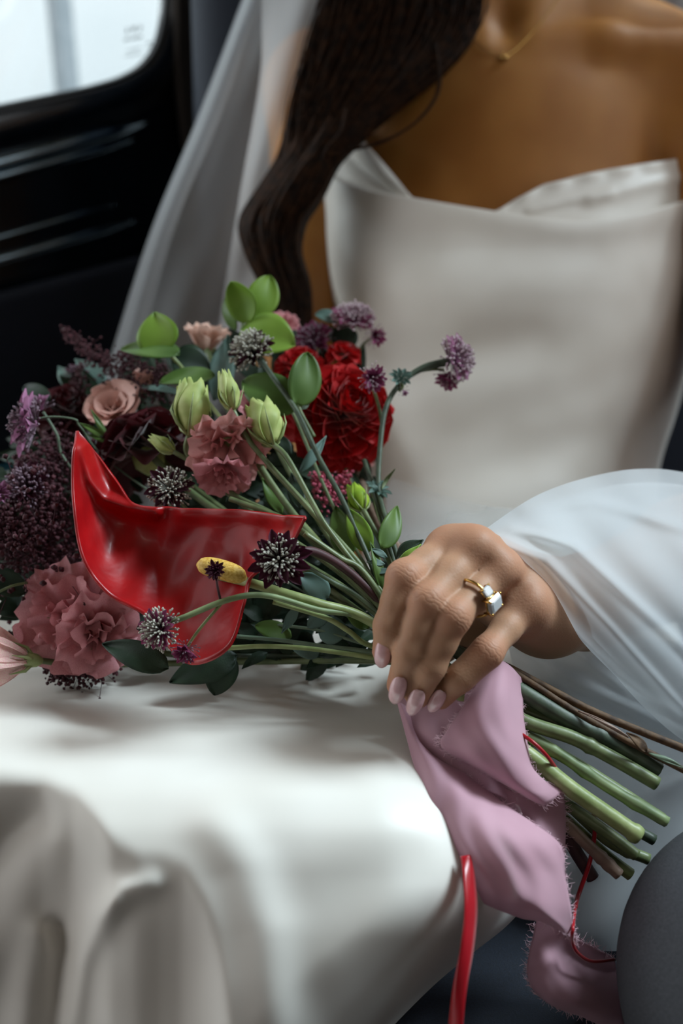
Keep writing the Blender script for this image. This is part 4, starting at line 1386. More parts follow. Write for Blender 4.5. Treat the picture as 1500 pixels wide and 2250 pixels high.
# ---- cut stem ends below the hand: grip -> end (px, py, d, width px)
CUT = {
    'twig_a': [(960, 1410, .482), (1090, 1455, .474), (1180, 1500, .468), (1300, 1562, .462), (1420, 1612, .456), (1560, 1668, .450)],
    'twig_b': [(950, 1420, .478), (1080, 1452, .472), (1165, 1500, .465), (1270, 1568, .460), (1385, 1632, .455), (1540, 1712, .450)],
    'dark_a': [(950, 1400, .474), (1080, 1478, .470), (1160, 1528, .464), (1270, 1594, .460), (1370, 1645, .458), (1447, 1694, .456)],
    'green_b': [(940, 1430, .470), (1080, 1545, .464), (1160, 1588, .459), (1260, 1622, .456), (1350, 1668, .454), (1443, 1722, .452)],
    'node_c': [(940, 1440, .468), (1080, 1570, .462), (1165, 1622, .458), (1230, 1658, .455), (1340, 1732, .452), (1465, 1806, .449)],
    'thick_d': [(930, 1450, .464), (1080, 1600, .458), (1165, 1662, .453), (1250, 1730, .450), (1330, 1786, .448), (1405, 1838, .446)],
    'green_e': [(920, 1450, .470), (1100, 1680, .468), (1240, 1765, .464), (1300, 1806, .461), (1350, 1842, .459), (1398, 1880, .457)],
    'green_f': [(915, 1460, .464), (1100, 1700, .463), (1230, 1800, .460), (1290, 1856, .457), (1360, 1922, .454)],
    'brown_g': [(930, 1450, .482), (1110, 1690, .478), (1220, 1800, .475), (1270, 1880, .474), (1302, 1930, .473)],
    'dark_h': [(930, 1450, .482), (1110, 1650, .480), (1240, 1760, .476), (1340, 1850, .474), (1425, 1888, .472)],
    'dark_i': [(930, 1450, .480), (1110, 1580, .476), (1200, 1640, .472), (1300, 1700, .470), (1455, 1800, .466)],
    'green_j': [(930, 1450, .476), (1110, 1630, .472), (1210, 1700, .468), (1340, 1790, .465), (1437, 1846, .463)],
    'brown_k': [(930, 1450, .486), (1110, 1690, .482), (1240, 1800, .478), (1330, 1880, .476), (1385, 1922, .475)],
    'olive_l': [(930, 1440, .478), (1090, 1530, .474), (1150, 1560, .470), (1250, 1600, .467), (1330, 1640, .466)],
}
_w = dict(twig_a=18, twig_b=15, dark_a=40, green_b=32, node_c=26, thick_d=38, green_e=27, green_f=27, brown_g=30, dark_h=26, dark_i=28, green_j=25, olive_l=26, brown_k=28)
CUTW = {tuple(CUT[k][-1]): w for k, w in _w.items()}
CUTN = {tuple(CUT['node_c'][-1]): (0.80, 0.865, 0.95), tuple(CUT['thick_d'][-1]): (0.985,), tuple(CUT['green_b'][-1]): (0.82,), tuple(CUT['green_f'][-1]): (0.96,), tuple(CUT['dark_a'][-1]): (0.88,)}
def full(upper, key):
    return list(upper) + CUT[key]

# ---- anthurium
root = empty('anthurium', P(400, 1260, 0.48), label='glossy red heart-shaped anthurium at the front of the bouquet', cat='flower', group=GRP)
up = crom([(172, 946, .504), (204, 985, .508), (246, 1046, .510), (290, 1102, .507), (348, 1114, .503), (420, 1117, .497), (510, 1119, .486), (590, 1130, .473), (640, 1136, .462), (667, 1138, .455)], 110)
lo = crom([(172, 946, .504), (163, 1010, .492), (165, 1110, .486), (185, 1225, .484), (240, 1303, .483), (325, 1352, .480), (372, 1418, .470), (425, 1456, .463), (500, 1420, .458), (533, 1325, .464), (548, 1268, .470), (625, 1212, .465), (667, 1138, .455)], 110)
K = 46
vv = np.linspace(0, 1, K)[None, :, None]
G = up[:, None, :] * (1 - vv) + lo[:, None, :] * vv
X, Y = G[..., 0], G[..., 1]
span = np.linalg.norm(up[:, :2] - lo[:, :2], axis=1)[:, None]
G[..., 2] += 0.016 * np.sin(np.pi * np.linspace(0, 1, K)[None, :]) ** 0.8 * np.clip(span / 260, 0, 1)
G[..., 2] -= ridge(X, Y, [(180, 985), (200, 1055), (228, 1095), (280, 1116), (340, 1126)], 17, 0.007)
G[..., 2] -= ridge(X, Y, [(400, 1128), (520, 1130), (620, 1142)], 16, 0.003)
G[..., 2] += 0.0007 * np.sin(np.hypot(X - 470, Y - 1250) / 15.0 + 0.02 * X) + 0.0005 * np.sin(X / 13.0 + Y / 23.0)
sp = sheet('spathe', G, ANTH, root)
md = sp.modifiers.new('thickness', 'SOLIDIFY'); md.thickness = 0.0014
s0, s1 = P(433, 1240, .462), P(540, 1272, .456)
t_ = np.linspace(0, 1, 14)
V, Fc = tube([s0 + (s1 - s0) * q + VU * 0.001 * math.sin(q * 3) for q in t_], 0.0046 * np.sqrt(np.clip(1 - (np.abs(t_ - 0.5) * 2) ** 4, 0.05, 1)), 12)
mk('spadix', V, Fc, SPAD, root, label='yellow spadix')
stem(root, full([(470, 1262, .490), (540, 1278, .478), (620, 1302, .470), (700, 1326, .470), (800, 1358, .474)], 'thick_d'), 22, GREEN_L)

# ---- dahlias
dahlia(762, 895, .585, 122, (0.45, 0.45, 0.95), DAHLIA, 'large bright red dahlia in full bloom facing the bodice', n=105, stem_path=full([(775, 1010, .60), (800, 1080, .585), (840, 1165, .545), (890, 1245, .505)], 'green_f'), stem_m=STEM_PINK, stem_w=22, seed=3)
dahlia(655, 800, .625, 60, (-0.2, 0.7, 0.7), DAHLIA, 'small red dahlia head half hidden behind the round green leaves', n=60, seed=5)
dahlia(318, 965, .575, 112, (-0.2, 0.75, -0.25), BURG, 'burgundy dahlia showing its green back above the anthurium', n=90, stem_path=full([(320, 990, .565), (430, 1090, .555), (600, 1200, .53), (780, 1310, .50)], 'dark_h'), seed=8, opened=0.95, calyx=True, stem_w=16)
dahlia(140, 890, .61, 66, (0.1, 0.6, 0.6), BURG, 'dark burgundy bloom between the lilac astrantia and the blush rose', n=60, seed=9)
dahlia(755, 770, .63, 40, (0.1, 0.8, 0.4), DAHLIA, 'small red bud on top of the large red dahlia', n=30, seed=19)

# ---- lisianthus blooms
ruffled('lisianthus', 'ruffled pink lisianthus in the middle above the anthurium', 500, 985, .525, 94, (0.05, -0.5, 0.85), PINK, 21, outer=5, inner=4, el_o=38, el_i=62, ruffle=0.22, w1=0.8, jag=0.05,
        stem_path=full([(540, 960, .54), (575, 1030, .528), (647, 1132, .515), (740, 1240, .495)], 'green_b'), stem_w=16)
ruffled('lisianthus', 'deeper pink frilled lower half of the lisianthus pair above the anthurium', 492, 1042, .52, 62, (0.0, -0.75, 0.7), PINK_D, 22, outer=5, inner=3, el_o=35, ruffle=0.18, calyx=False)
ruffled('lisianthus', 'large ruffled pink lisianthus low beside the anthurium', 148, 1350, .512, 112, (-0.1, 0.2, 0.95), PINK_D, 23, outer=5, inner=4, el_o=18, el_i=52, ruffle=0.22, w1=0.85, jag=0.05,
        stem_path=[(170, 1370, .525), (330, 1400, .53), (600, 1430, .525), (820, 1440, .50), (930, 1450, .486)], stem_w=13)
ruffled('lisianthus', 'rosy frilled lisianthus touching the dark green leaf below the anthurium', 215, 1395, .506, 86, (0.35, -0.15, 0.9), PINK_D, 24, outer=5, inner=3, el_o=25, ruffle=0.24, w1=0.85, jag=0.05,
        stem_path=[(200, 1400, .525), (400, 1440, .535), (700, 1450, .52), (900, 1455, .488)])
ruffled('lisianthus', 'pale cream-pink lisianthus with green calyx cut off by the frame edge', 18, 1448, .50, 92, (-0.8, 0.1, 0.35), CREAM, 25, outer=6, inner=4, el_o=55, el_i=72, ruffle=0.08, stem_path=[(70, 1450, .505), (200, 1460, .525), (500, 1455, .53), (860, 1450, .495)])
ruffled('lisianthus', 'blush frilled lisianthus standing against the veil', 452, 745, .635, 62, (0.15, 0.75, 0.25), BLUSH, 26, outer=6, inner=4, el_o=55, el_i=70, ruffle=0.10, jag=0.06,
        stem_path=[(455, 770, .63), (500, 900, .60), (640, 1140, .54), (820, 1310, .495), (930, 1440, .48)])
ruffled('lisianthus', 'small rose-pink lisianthus beside the plum astrantia at the top', 625, 712, .655, 38, (0.2, 0.6, 0.6), PINK_D, 27, outer=5, inner=3, el_o=45, ruffle=0.15)
ruffled('lisianthus', 'small pink lisianthus tucked behind the two green buds', 560, 890, .56, 46, (0.2, 0.35, 0.8), PINK_D, 28, outer=5, inner=4, el_o=38, ruffle=0.18, stem_path=[(570, 900, .57), (650, 1060, .55), (790, 1280, .505), (930, 1440, .48)])
ruffled('lisianthus', 'tiny pink bloom peeping under the large red dahlia', 805, 1012, .60, 20, (0.3, -0.2, 0.8), PINK, 29, outer=5, inner=3, el_o=40, ruffle=0.15, calyx=False)
# ---- roses
ruffled('rose', 'blush garden rose at the upper edge beside the burgundy dahlia', 252, 898, .59, 74, (-0.1, 0.55, 0.75), ROSE, 31, outer=5, inner=5, el_o=48, el_i=68, ruffle=0.03, w1=0.75, jag=0.008, curl=0.3, cup=0.45,
        stem_path=[(260, 920, .60), (400, 1050, .57), (650, 1240, .53), (880, 1410, .485)])
ruffled('rose', 'slender folded blush rose petal group below the big round leaf', 315, 842, .60, 46, (0.1, 0.9, 0.3), ROSE, 32, outer=4, inner=3, el_o=70, el_i=80, ruffle=0.03, w1=0.55, jag=0.008, curl=0.2, cup=0.5, calyx=False)

# ---- green buds
bud('plump pale green lisianthus bud beside the burgundy dahlia', (415, 948, .525), (425, 848, .535), 82, BUDG, 2, stem_path=[(415, 950, .525), (420, 1010, .53), (560, 1130, .525), (760, 1270, .50), (930, 1440, .478)], open_=0.7)
bud('slim pale green bud on a long stem above the pink lisianthus', (512, 900, .52), (492, 820, .525), 48, BUDG, 3, stem_path=[(512, 902, .52), (545, 965, .517), (592, 1022, .514), (694, 1135, .50), (780, 1235, .492), (930, 1440, .474)], stem_w=12, open_=0.2)
bud('ragged pale green bud beside the long astrantia stem', (600, 975, .515), (570, 893, .525), 76, BUDG, 4, stem_path=full([(600, 976, .515), (632, 1008, .508), (686, 1105, .498), (712, 1150, .492), (765, 1222, .488), (820, 1290, .484)], 'green_e'), stem_w=13, open_=0.85)
bud('small slim green bud lying in front of the burgundy dahlia', (382, 992, .53), (333, 962, .535), 34, BUDG, 5, stem_path=[(382, 993, .53), (430, 1022, .53), (520, 1090, .525), (610, 1135, .515), (740, 1235, .495), (920, 1420, .48)], stem_w=10, open_=0.1)
bud('bright lime green bud among the stems by the hand', (798, 1120, .525), (775, 1072, .535), 46, BUDB, 6, stem_path=[(798, 1120, .525), (850, 1220, .51), (920, 1400, .485)], open_=0.5)

# ---- astrantias
astrantia('lilac astrantia standing out alone before the satin bodice', 1010, 785, .575, 50, (0.85, 0.25, 0.5), 41, PINS, BRACT_P, 16, stem_path=full([(985, 795, .578), (930, 808, .575), (880, 842, .570), (848, 895, .562), (835, 980, .552), (832, 1075, .540), (850, 1150, .52), (880, 1250, .50)], 'green_j'), stem_w=12, stem_m=GREEN_D, n_p=170)
astrantia('magenta astrantia hanging just below the lilac one before the bodice', 985, 832, .580, 34, (-0.15, -0.85, 0.4), 42, PINS, BRACT, 12, n_p=50, stem_path=[(975, 812, .578), (950, 812, .577), (922, 816, .575)], stem_w=6, bel=45)
astrantia('tiny unopened astrantia cluster where the long stem forks', 880, 832, .565, 22, (0.2, 0.5, 0.7), 43, PINS_G, LEAF_B, 10, n_p=24, stem_path=[(880, 836, .567), (884, 850, .568), (876, 860, .568)], stem_w=7, bel=35, bract_len=1.2)
astrantia('tiny drooping bud under the stem fork', 888, 862, .566, 13, (0.4, -0.8, 0.4), 44, PINS_D, BRACT_P, 7, n_p=14, bel=55, stem_path=[(884, 850, .568), (880, 842, .568)], stem_w=5)
astrantia('mauve astrantia dome at the top of the bouquet', 777, 692, .635, 48, (0.10, 0.75, 0.55), 45, PINS, BRACT, 15, n_p=180, stem_path=[(775, 712, .64), (770, 790, .645), (800, 1000, .61), (850, 1200, .53), (920, 1400, .485)], stem_w=10)
astrantia('small magenta astrantia beside the mauve dome at the top', 824, 738, .630, 28, (0.35, -0.35, 0.75), 46, PINS, BRACT, 12, n_p=36, stem_path=[(812, 745, .635), (795, 760, .64), (780, 790, .645)], stem_w=6, bel=50)
astrantia('plum astrantia left of the small round blue-green leaf', 688, 745, .640, 46, (-0.25, 0.45, 0.75), 47, PINS_D, BRACT, 16, n_p=110, bel=35, stem_path=[(690, 760, .64), (720, 900, .62), (800, 1150, .55), (900, 1400, .485)])
astrantia('pink and plum astrantia in front of the large red dahlia', 820, 832, .560, 34, (0.45, -0.35, 0.8), 48, PINS, BRACT, 13, n_p=50, bel=42, stem_path=[(815, 835, .57), (838, 930, .57), (833, 1060, .555), (850, 1200, .52)], stem_w=8)
astrantia('silvery astrantia dome in front of the round green leaves', 547, 762, .565, 50, (-0.35, 0.50, 0.75), 49, PINS_G, BRACT_D, 14, n_p=190, stem_path=full([(572, 790, .56), (600, 830, .555), (652, 905, .545), (700, 1005, .53), (745, 1085, .515), (780, 1160, .503), (815, 1240, .494), (850, 1330, .486)], 'dark_a'), stem_w=12, stem_m=GREEN_D, bract_len=0.95)
astrantia('astrantia with grey centre and plum collar right of the spadix', 612, 1228, .448, 52, (-0.05, 0.10, 1.0), 50, PINS_G, BRACT_D, 18, n_p=190, spread=1.1, stem_path=[(625, 1230, .455), (690, 1212, .470), (800, 1286, .482), (930, 1440, .482)], stem_w=20, stem_m=STEM_MAR, bract_len=1.15)
astrantia('greyish astrantia globe under the burgundy dahlia', 370, 1068, .515, 46, (0.0, 0.3, 0.95), 51, PINS_G, BRACT_D, 14, n_p=180, spread=1.15, stem_path=[(375, 1080, .525), (480, 1180, .53), (760, 1330, .505), (930, 1440, .484)])
astrantia('brownish astrantia globe at the lower rim of the anthurium', 342, 1382, .452, 46, (-0.45, 0.15, 0.85), 52, PINS_G, BRACT, 14, n_p=190, spread=1.15, stem_path=full([(350, 1375, .462), (400, 1358, .454), (500, 1318, .456), (583, 1308, .462), (700, 1340, .468), (800, 1358, .474)], 'node_c'), stem_w=14, stem_m=GREEN_S)
astrantia('small plum astrantia hanging at the lower tip of the anthurium', 405, 1432, .452, 34, (-0.1, -0.6, 0.8), 53, PINS_D, BRACT, 12, n_p=40, bel=50, stem_path=[(412, 1420, .456), (440, 1380, .455), (490, 1322, .456)], stem_w=7, stem_m=GREEN_L)
astrantia('tiny dark astrantia lying across the yellow spadix', 472, 1254, .448, 21, (-0.1, 0.0, 1.0), 54, BRACT_D, BRACT_D, 12, n_p=50, stem_path=[(474, 1262, .452), (478, 1290, .454), (484, 1318, .456)], stem_w=6, stem_m=STEM_MAR)
astrantia('large lilac-grey astrantia at the far edge over the teal armrest', 52, 928, .545, 56, (-0.75, 0.15, 0.35), 55, PINS_D, BRACT_P, 18, n_p=200, bract_len=1.15, stem_path=[(70, 922, .545), (115, 916, .545), (165, 922, .545), (178, 940, .548), (260, 1030, .56), (600, 1260, .53), (900, 1430, .485)], stem_w=4.5, stem_m=STEM_GREY)
astrantia('pale-edged astrantia bud between the lilac astrantia and the burgundy bloom', 92, 885, .56, 30, (0.1, 0.9, 0.2), 56, PINS_D, BRACT_P, 8, n_p=20, bel=62, stem_path=[(95, 905, .56), (125, 955, .56), (150, 1020, .56), (300, 1180, .55)], stem_w=6, stem_m=STEM_GREY)
astrantia('dusky astrantia at the frame edge below the teal armrest', 50, 1062, .535, 50, (-0.3, 0.4, 0.8), 57, PINS_D, BRACT_D, 14, n_p=190, spread=1.1)
astrantia('purple-striped astrantia cut by the frame edge', 2, 1080, .52, 26, (0.3, 0.1, 0.9), 58, BRACT_D, BRACT_P, 12, n_p=20, bel=40)
astrantia('small dark astrantia bud above the pink rose leaves', 170, 815, .63, 28, (0.1, 0.8, 0.4), 59, PINS_D, BRACT_D, 10, n_p=60)
astrantia('little blue-green thistle bud on the stem above the fingers', 831, 1075, .538, 17, (0.3, 0.7, 0.5), 60, LEAF_B, LEAF_B, 9, n_p=30, bract_len=1.5, bel=20)

# ---- astilbe plumes
def astilbe(label, path, wpx, m, seed, n=240, blob=0.9):
    rng = np.random.default_rng(seed)
    C = crom(path, 60)
    root = empty('astilbe', P(*path[-1]), label=label, cat='flower', group=GRP)
    b = MB()
    for i in range(n):
        q = rng.uniform(0, 1) ** 0.8
        k = int(q * 59)
        c = P(*C[k])
        w = wpx * C[k][2] / FPX * (0.15 + 0.85 * q)
        off = rng.normal(size=3) * w * 0.42
        p = c + off
        r = rng.uniform(0.0006, 0.0014) * blob
        dr = unit(rng.normal(size=3))
        b.tube([p - dr * r, p, p + dr * r], [r * 0.3, r, r * 0.3], 5)
        if i % 4 == 0:
            b.tube([c, c + off * 0.5, p], 0.0002, 3, False)
    b.build('plume', m, root, kind='stuff')
    MB().tube(PA(C), 0.0005, 5).build('stem', STEM_MAR, root)
    return root
astilbe('burgundy astilbe plume pointing up before the dark car door', [(138, 722, .63), (175, 755, .62), (220, 785, .61), (270, 825, .60), (310, 860, .60)], 62, ASTIL, 71, 420)
astilbe('burgundy astilbe tuft beside the large round green leaf', [(268, 775, .61), (290, 800, .605), (330, 840, .60)], 70, ASTIL, 72, 220)
astilbe('reddish astilbe tuft under the dark round leaf', [(350, 805, .60), (345, 825, .595), (335, 860, .59)], 50, ASTIL, 73, 160)
astilbe('dusky astilbe plume near the small dark astrantia bud', [(180, 800, .63), (175, 840, .62), (165, 880, .61)], 46, ASTIL, 74, 160)
astilbe('dark astilbe mass filling the shadow left of the anthurium', [(60, 1010, .56), (85, 1090, .55), (100, 1170, .545), (110, 1240, .54)], 190, ASTIL, 75, 1300, 1.3)
astilbe('dark astilbe spray at the frame edge above the large pink lisianthus', [(-20, 1120, .53), (20, 1170, .53), (60, 1230, .53)], 130, ASTIL, 76, 700, 1.3)
astilbe('pink astilbe tips showing between the stems under the red dahlia', [(690, 1040, .56), (708, 1065, .555), (738, 1105, .55)], 52, ASTIL_P, 77, 260)
astilbe('pink astilbe flecks beside the lime green bud', [(770, 1040, .57), (755, 1055, .565), (730, 1095, .56)], 34, ASTIL_P, 78, 90)
astilbe('dark astilbe tuft under the large pink lisianthus', [(100, 1470, .525), (150, 1485, .52), (235, 1480, .52)], 56, ASTIL, 79, 320)
astilbe('dark astilbe sprays behind the lilac astrantia at the far edge', [(120, 960, .58), (130, 1010, .575), (140, 1060, .57)], 110, ASTIL, 80, 420, 1.2)

# ---- leaves
sprig('eucalyptus_sprig', 'top sprig of three round bright green leaves against the hair', (575, 760, .60), [
    ((550, 708, .600), (508, 618, .595), 74, (-0.5, 0.1, 0.85), LEAF_L, dict(bow=-0.10, fold=0.35)),
    ((560, 696, .605), (594, 606, .610), 72, (0.35, 0.15, 0.9), LEAF_L, dict(bow=0.05)),
    ((530, 722, .600), (648, 760, .590), 104, (0.1, 0.25, 0.95), LEAF_L, dict(bow=0.08, fold=0.12)),
    ((520, 725, .612), (498, 650, .615), 40, (-0.8, 0.1, 0.6), LEAF_M, dict()),
], [(540, 690, .605), (535, 730, .605), (580, 800, .59), (640, 900, .57), (750, 1150, .53), (900, 1400, .488)], 8)
sprig('eucalyptus_sprig', 'sprig with an upright lime leaf and a broad folded leaf before the veil', (390, 850, .59), [
    ((356, 778, .585), (340, 686, .592), 96, (-0.15, 0.15, 0.95), LEAF_L, dict(bow=0.06, shape='egg')),
    ((394, 778, .578), (266, 768, .590), 84, (0.05, 0.80, 0.6), LEAF_M, dict(bow=0.05, fold=0.1)),
    ((375, 790, .590), (462, 812, .595), 86, (0.2, 0.3, 0.9), LEAF_D, dict(bow=0.05)),
    ((472, 824, .575), (350, 842, .575), 66, (0.0, 0.75, 0.7), LEAF_M, dict(bow=0.06, fold=0.1)),
    ((300, 850, .60), (405, 872, .57), 34, (0.1, 0.9, 0.5), LEAF_B, dict(bow=0.05, fold=0.1)),
], [(370, 775, .588), (405, 815, .588), (470, 900, .575), (640, 1120, .54), (900, 1400, .486)], 9, GREEN_L)
sprig('eucalyptus_sprig', 'pair of rounded green leaves crossing in front of the large red dahlia', (650, 900, .56), [
    ((655, 898, .553), (532, 838, .562), 96, (-0.15, 0.35, 0.9), LEAF_M, dict(bow=0.08, fold=0.1)),
    ((655, 893, .550), (676, 774, .556), 78, (0.45, 0.1, 0.9), LEAF_M, dict(bow=0.05, fold=0.25)),
    ((660, 900, .55), (680, 885, .553), 12, (0.4, 0.1, 0.9), GREEN_D, dict(shape='lance')),
], [(654, 880, .552), (660, 905, .55), (690, 960, .55)], 9)
sprig('eucalyptus_leaf', 'long pale teal leaf standing beside the blush lisianthus', (480, 860, .60), [((470, 880, .60), (500, 735, .61), 62, (0.55, 0.2, 0.8), LEAF_B, dict(shape='lance', bow=0.03))])
sprig('eucalyptus_leaf', 'small round blue-green leaf beside the mauve astrantia dome', (725, 700, .64), [((742, 705, .64), (692, 690, .64), 36, (-0.1, 0.5, 0.8), LEAF_B, dict()), ((765, 770, .64), (745, 715, .642), 60, (0.1, 0.2, 0.9), LEAF_D, dict())])
sprig('eucalyptus_leaf', 'two dim blue-grey leaves behind the burgundy bloom by the car door', (200, 850, .63), [((235, 855, .63), (165, 790, .64), 50, (0, 0.4, 0.9), LEAF_B, dict(shape='lance')), ((165, 860, .63), (128, 805, .64), 34, (0, 0.3, 0.9), LEAF_B, dict(shape='lance')),
    ((110, 880, .60), (52, 850, .61), 40, (0, 0.4, 0.9), LEAF_D, dict())])
sprig('broad_leaf', 'broad dark green leaf resting on the satin below the anthurium', (440, 1500, .51), [((520, 1440, .505), (372, 1500, .500), 78, (0, 0.35, 0.9), LEAF_D, dict(shape='egg', fold=0.05)), ((500, 1430, .508), (470, 1528, .505), 74, (0.15, 0.25, 0.9), LEAF_D, dict(shape='round', fold=0.05))],
      [(520, 1440, .508), (640, 1440, .52), (830, 1440, .50), (920, 1450, .488)], 9, GREEN_D)
sprig('broad_leaf', 'dark green leaf between the pink lisianthus and the anthurium tip', (300, 1450, .49), [((370, 1468, .478), (225, 1415, .488), 66, (0, 0.45, 0.9), LEAF_D, dict(shape='egg'))])
sprig('broad_leaf', 'dark leaf at the frame edge above the cream lisianthus', (30, 1290, .52), [((60, 1300, .52), (-30, 1260, .52), 60, (0, 0.3, 0.9), LEAF_D, dict()), ((70, 1330, .53), (-10, 1345, .52), 56, (0, 0.4, 0.9), LEAF_D, dict())], [(60, 1280, .515), (20, 1290, .51), (-30, 1315, .51)], 6)
sprig('eucalyptus_sprig', 'sprig of small blue-grey leaves showing between the lower stems', (700, 1400, .50), [
    ((720, 1315, .488), (660, 1262, .486), 56, (0, 0.3, 0.95), LEAF_B, dict()), ((700, 1390, .500), (765, 1385, .498), 64, (0, 0.4, 0.9), LEAF_B, dict()),
    ((655, 1330, .488), (618, 1392, .486), 24, (0.2, 0.2, 0.9), LEAF_B, dict(shape='lance')), ((720, 1350, .495), (675, 1378, .495), 36, (0, 0.4, 0.9), LEAF_B, dict()),
    ((640, 1400, .505), (560, 1375, .505), 46, (0, 0.5, 0.9), LEAF_M, dict()), ((770, 1420, .50), (700, 1440, .505), 40, (0, 0.5, 0.9), LEAF_D, dict()),
    ((700, 1440, .51), (640, 1420, .51), 38, (0, 0.5, 0.9), LEAF_B, dict()), ((810, 1380, .49), (760, 1340, .492), 40, (0, 0.5, 0.9), LEAF_M, dict()),
], [(600, 1372, .506), (700, 1385, .50), (800, 1415, .492), (920, 1440, .485)], 7, STEM_GREY)
sprig('green_sprig', 'glossy mid-green leaves curving behind the knuckles', (870, 1200, .50), [
    ((838, 1205, .505), (872, 1112, .520), 52, (0.5, 0.25, 0.85), LEAF_M, dict(shape='egg')), ((812, 1212, .500), (766, 1118, .510), 52, (-0.3, 0.35, 0.9), LEAF_L, dict(shape='egg', bow=0.12)),
    ((770, 1222, .505), (738, 1112, .515), 60, (-0.4, 0.4, 0.8), LEAF_M, dict(shape='egg')), ((868, 1255, .478), (925, 1196, .478), 20, (0.1, 0.5, 0.9), LEAF_L, dict(shape='lance', bow=0.25)),
    ((870, 1230, .485), (930, 1186, .487), 40, (0.2, 0.5, 0.9), LEAF_D, dict(shape='lance')), ((850, 1225, .49), (812, 1205, .49), 16, (0, 0.4, 0.9), LEAF_B, dict(shape='lance')),
    ((845, 1240, .488), (805, 1235, .488), 16, (0, 0.5, 0.9), LEAF_B, dict(shape='lance')), ((855, 1252, .487), (822, 1262, .487), 14, (0, 0.5, 0.9), LEAF_B, dict(shape='lance')),
    ((840, 1300, .486), (812, 1190, .492), 26, (0.3, 0.3, 0.9), LEAF_M, dict(shape='lance')),
], [(860, 1270, .485), (880, 1320, .485), (930, 1430, .482)], 9)
sprig('green_sprig', 'narrow grey-green leaves over the stems under the red dahlia', (690, 1010, .55), [
    ((658, 1040, .535), (716, 958, .545), 26, (0.4, 0.2, 0.9), LEAF_B, dict(shape='lance')), ((640, 1000, .55), (600, 950, .555), 30, (0, 0.3, 0.9), LEAF_D, dict(shape='lance')),
    ((620, 1130, .53), (575, 1050, .535), 34, (0, 0.3, 0.9), LEAF_M, dict(shape='lance')), ((660, 1120, .53), (640, 1040, .545), 40, (0, 0.3, 0.9), LEAF_D, dict(shape='lance'))])
sprig('green_sprig', 'thin fringed green leaf beside the blush rose', (205, 930, .56), [((240, 970, .56), (200, 900, .56), 14, (0, 0.3, 0.9), LEAF_M, dict(shape='lance')), ((235, 965, .56), (175, 930, .56), 16, (0, 0.3, 0.9), LEAF_M, dict(shape='lance')), ((245, 975, .56), (190, 955, .56), 12, (0, 0.3, 0.9), LEAF_M, dict(shape='lance'))],
      [(190, 940, .56), (235, 965, .56), (330, 1010, .565)], 9, GREEN_D)
sprig('curled_tendril', 'small curled green shoot on the stem above the fingers', (850, 1060, .538), [((838, 1075, .538), (868, 1030, .538), 9, (0.3, 0.2, 0.9), GREEN, dict(shape='lance', bow=-0.25)), ((832, 1075, .538), (805, 1062, .538), 10, (0.3, 0.2, 0.9), LEAF_B, dict(shape='lance'))])
# dark inner leaves that fill the heart of the bouquet
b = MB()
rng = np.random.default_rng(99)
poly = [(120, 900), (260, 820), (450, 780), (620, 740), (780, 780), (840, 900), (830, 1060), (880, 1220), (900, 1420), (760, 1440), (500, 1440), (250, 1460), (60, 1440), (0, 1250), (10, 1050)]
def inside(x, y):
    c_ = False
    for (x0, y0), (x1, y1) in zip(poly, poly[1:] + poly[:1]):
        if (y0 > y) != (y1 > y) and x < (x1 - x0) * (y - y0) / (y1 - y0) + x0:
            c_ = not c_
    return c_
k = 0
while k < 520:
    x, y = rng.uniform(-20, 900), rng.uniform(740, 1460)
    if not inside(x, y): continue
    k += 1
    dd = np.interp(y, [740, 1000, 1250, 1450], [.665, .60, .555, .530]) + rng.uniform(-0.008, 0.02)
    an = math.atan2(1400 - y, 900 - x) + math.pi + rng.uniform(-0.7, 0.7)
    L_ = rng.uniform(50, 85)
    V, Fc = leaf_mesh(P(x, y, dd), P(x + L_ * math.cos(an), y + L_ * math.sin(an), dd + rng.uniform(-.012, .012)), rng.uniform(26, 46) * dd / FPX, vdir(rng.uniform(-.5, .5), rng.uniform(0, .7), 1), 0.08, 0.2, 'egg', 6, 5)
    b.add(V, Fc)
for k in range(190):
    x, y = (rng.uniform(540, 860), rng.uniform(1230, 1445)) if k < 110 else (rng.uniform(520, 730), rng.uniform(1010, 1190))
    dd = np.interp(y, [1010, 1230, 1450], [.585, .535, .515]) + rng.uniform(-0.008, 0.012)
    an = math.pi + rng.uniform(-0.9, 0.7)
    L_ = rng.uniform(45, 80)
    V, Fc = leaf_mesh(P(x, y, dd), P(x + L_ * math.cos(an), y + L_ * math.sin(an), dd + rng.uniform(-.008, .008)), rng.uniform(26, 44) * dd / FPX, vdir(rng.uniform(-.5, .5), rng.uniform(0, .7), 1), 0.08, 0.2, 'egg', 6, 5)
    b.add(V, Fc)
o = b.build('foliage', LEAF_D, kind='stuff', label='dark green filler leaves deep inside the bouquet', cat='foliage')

# ---- further stems between the heads and the hand, and the cut ends nobody's bloom can be traced to
def loose(label, path, w, m, nodes=(), name='flower_stem'):
    r_ = empty(name, P(*path[-1]), label=label, cat='stem', group='stems of the bouquet')
    stem(r_, path, w, m, 'stalk', nodes)
    return r_
loose('straight green stem under the lisianthus above the fingers', [(590, 1022, .516), (640, 1075, .510), (694, 1134, .503), (790, 1240, .490), (930, 1420, .480)], 14, GREEN)
loose('pale-cut green stem pointing at the index finger', full([(668, 1172, .478), (746, 1226, .480), (805, 1266, .482)], 'dark_i'), 15, GREEN, ())
loose('thin grey-green stem below the maroon one', [(676, 1246, .474), (730, 1278, .478), (790, 1312, .482), (930, 1430, .484)], 10, STEM_GREY)
loose('light green stem running up to the index fingertip', [(600, 1322, .478), (712, 1356, .476), (765, 1386, .476), (812, 1418, .478), (930, 1450, .482)], 12, GREEN_L)
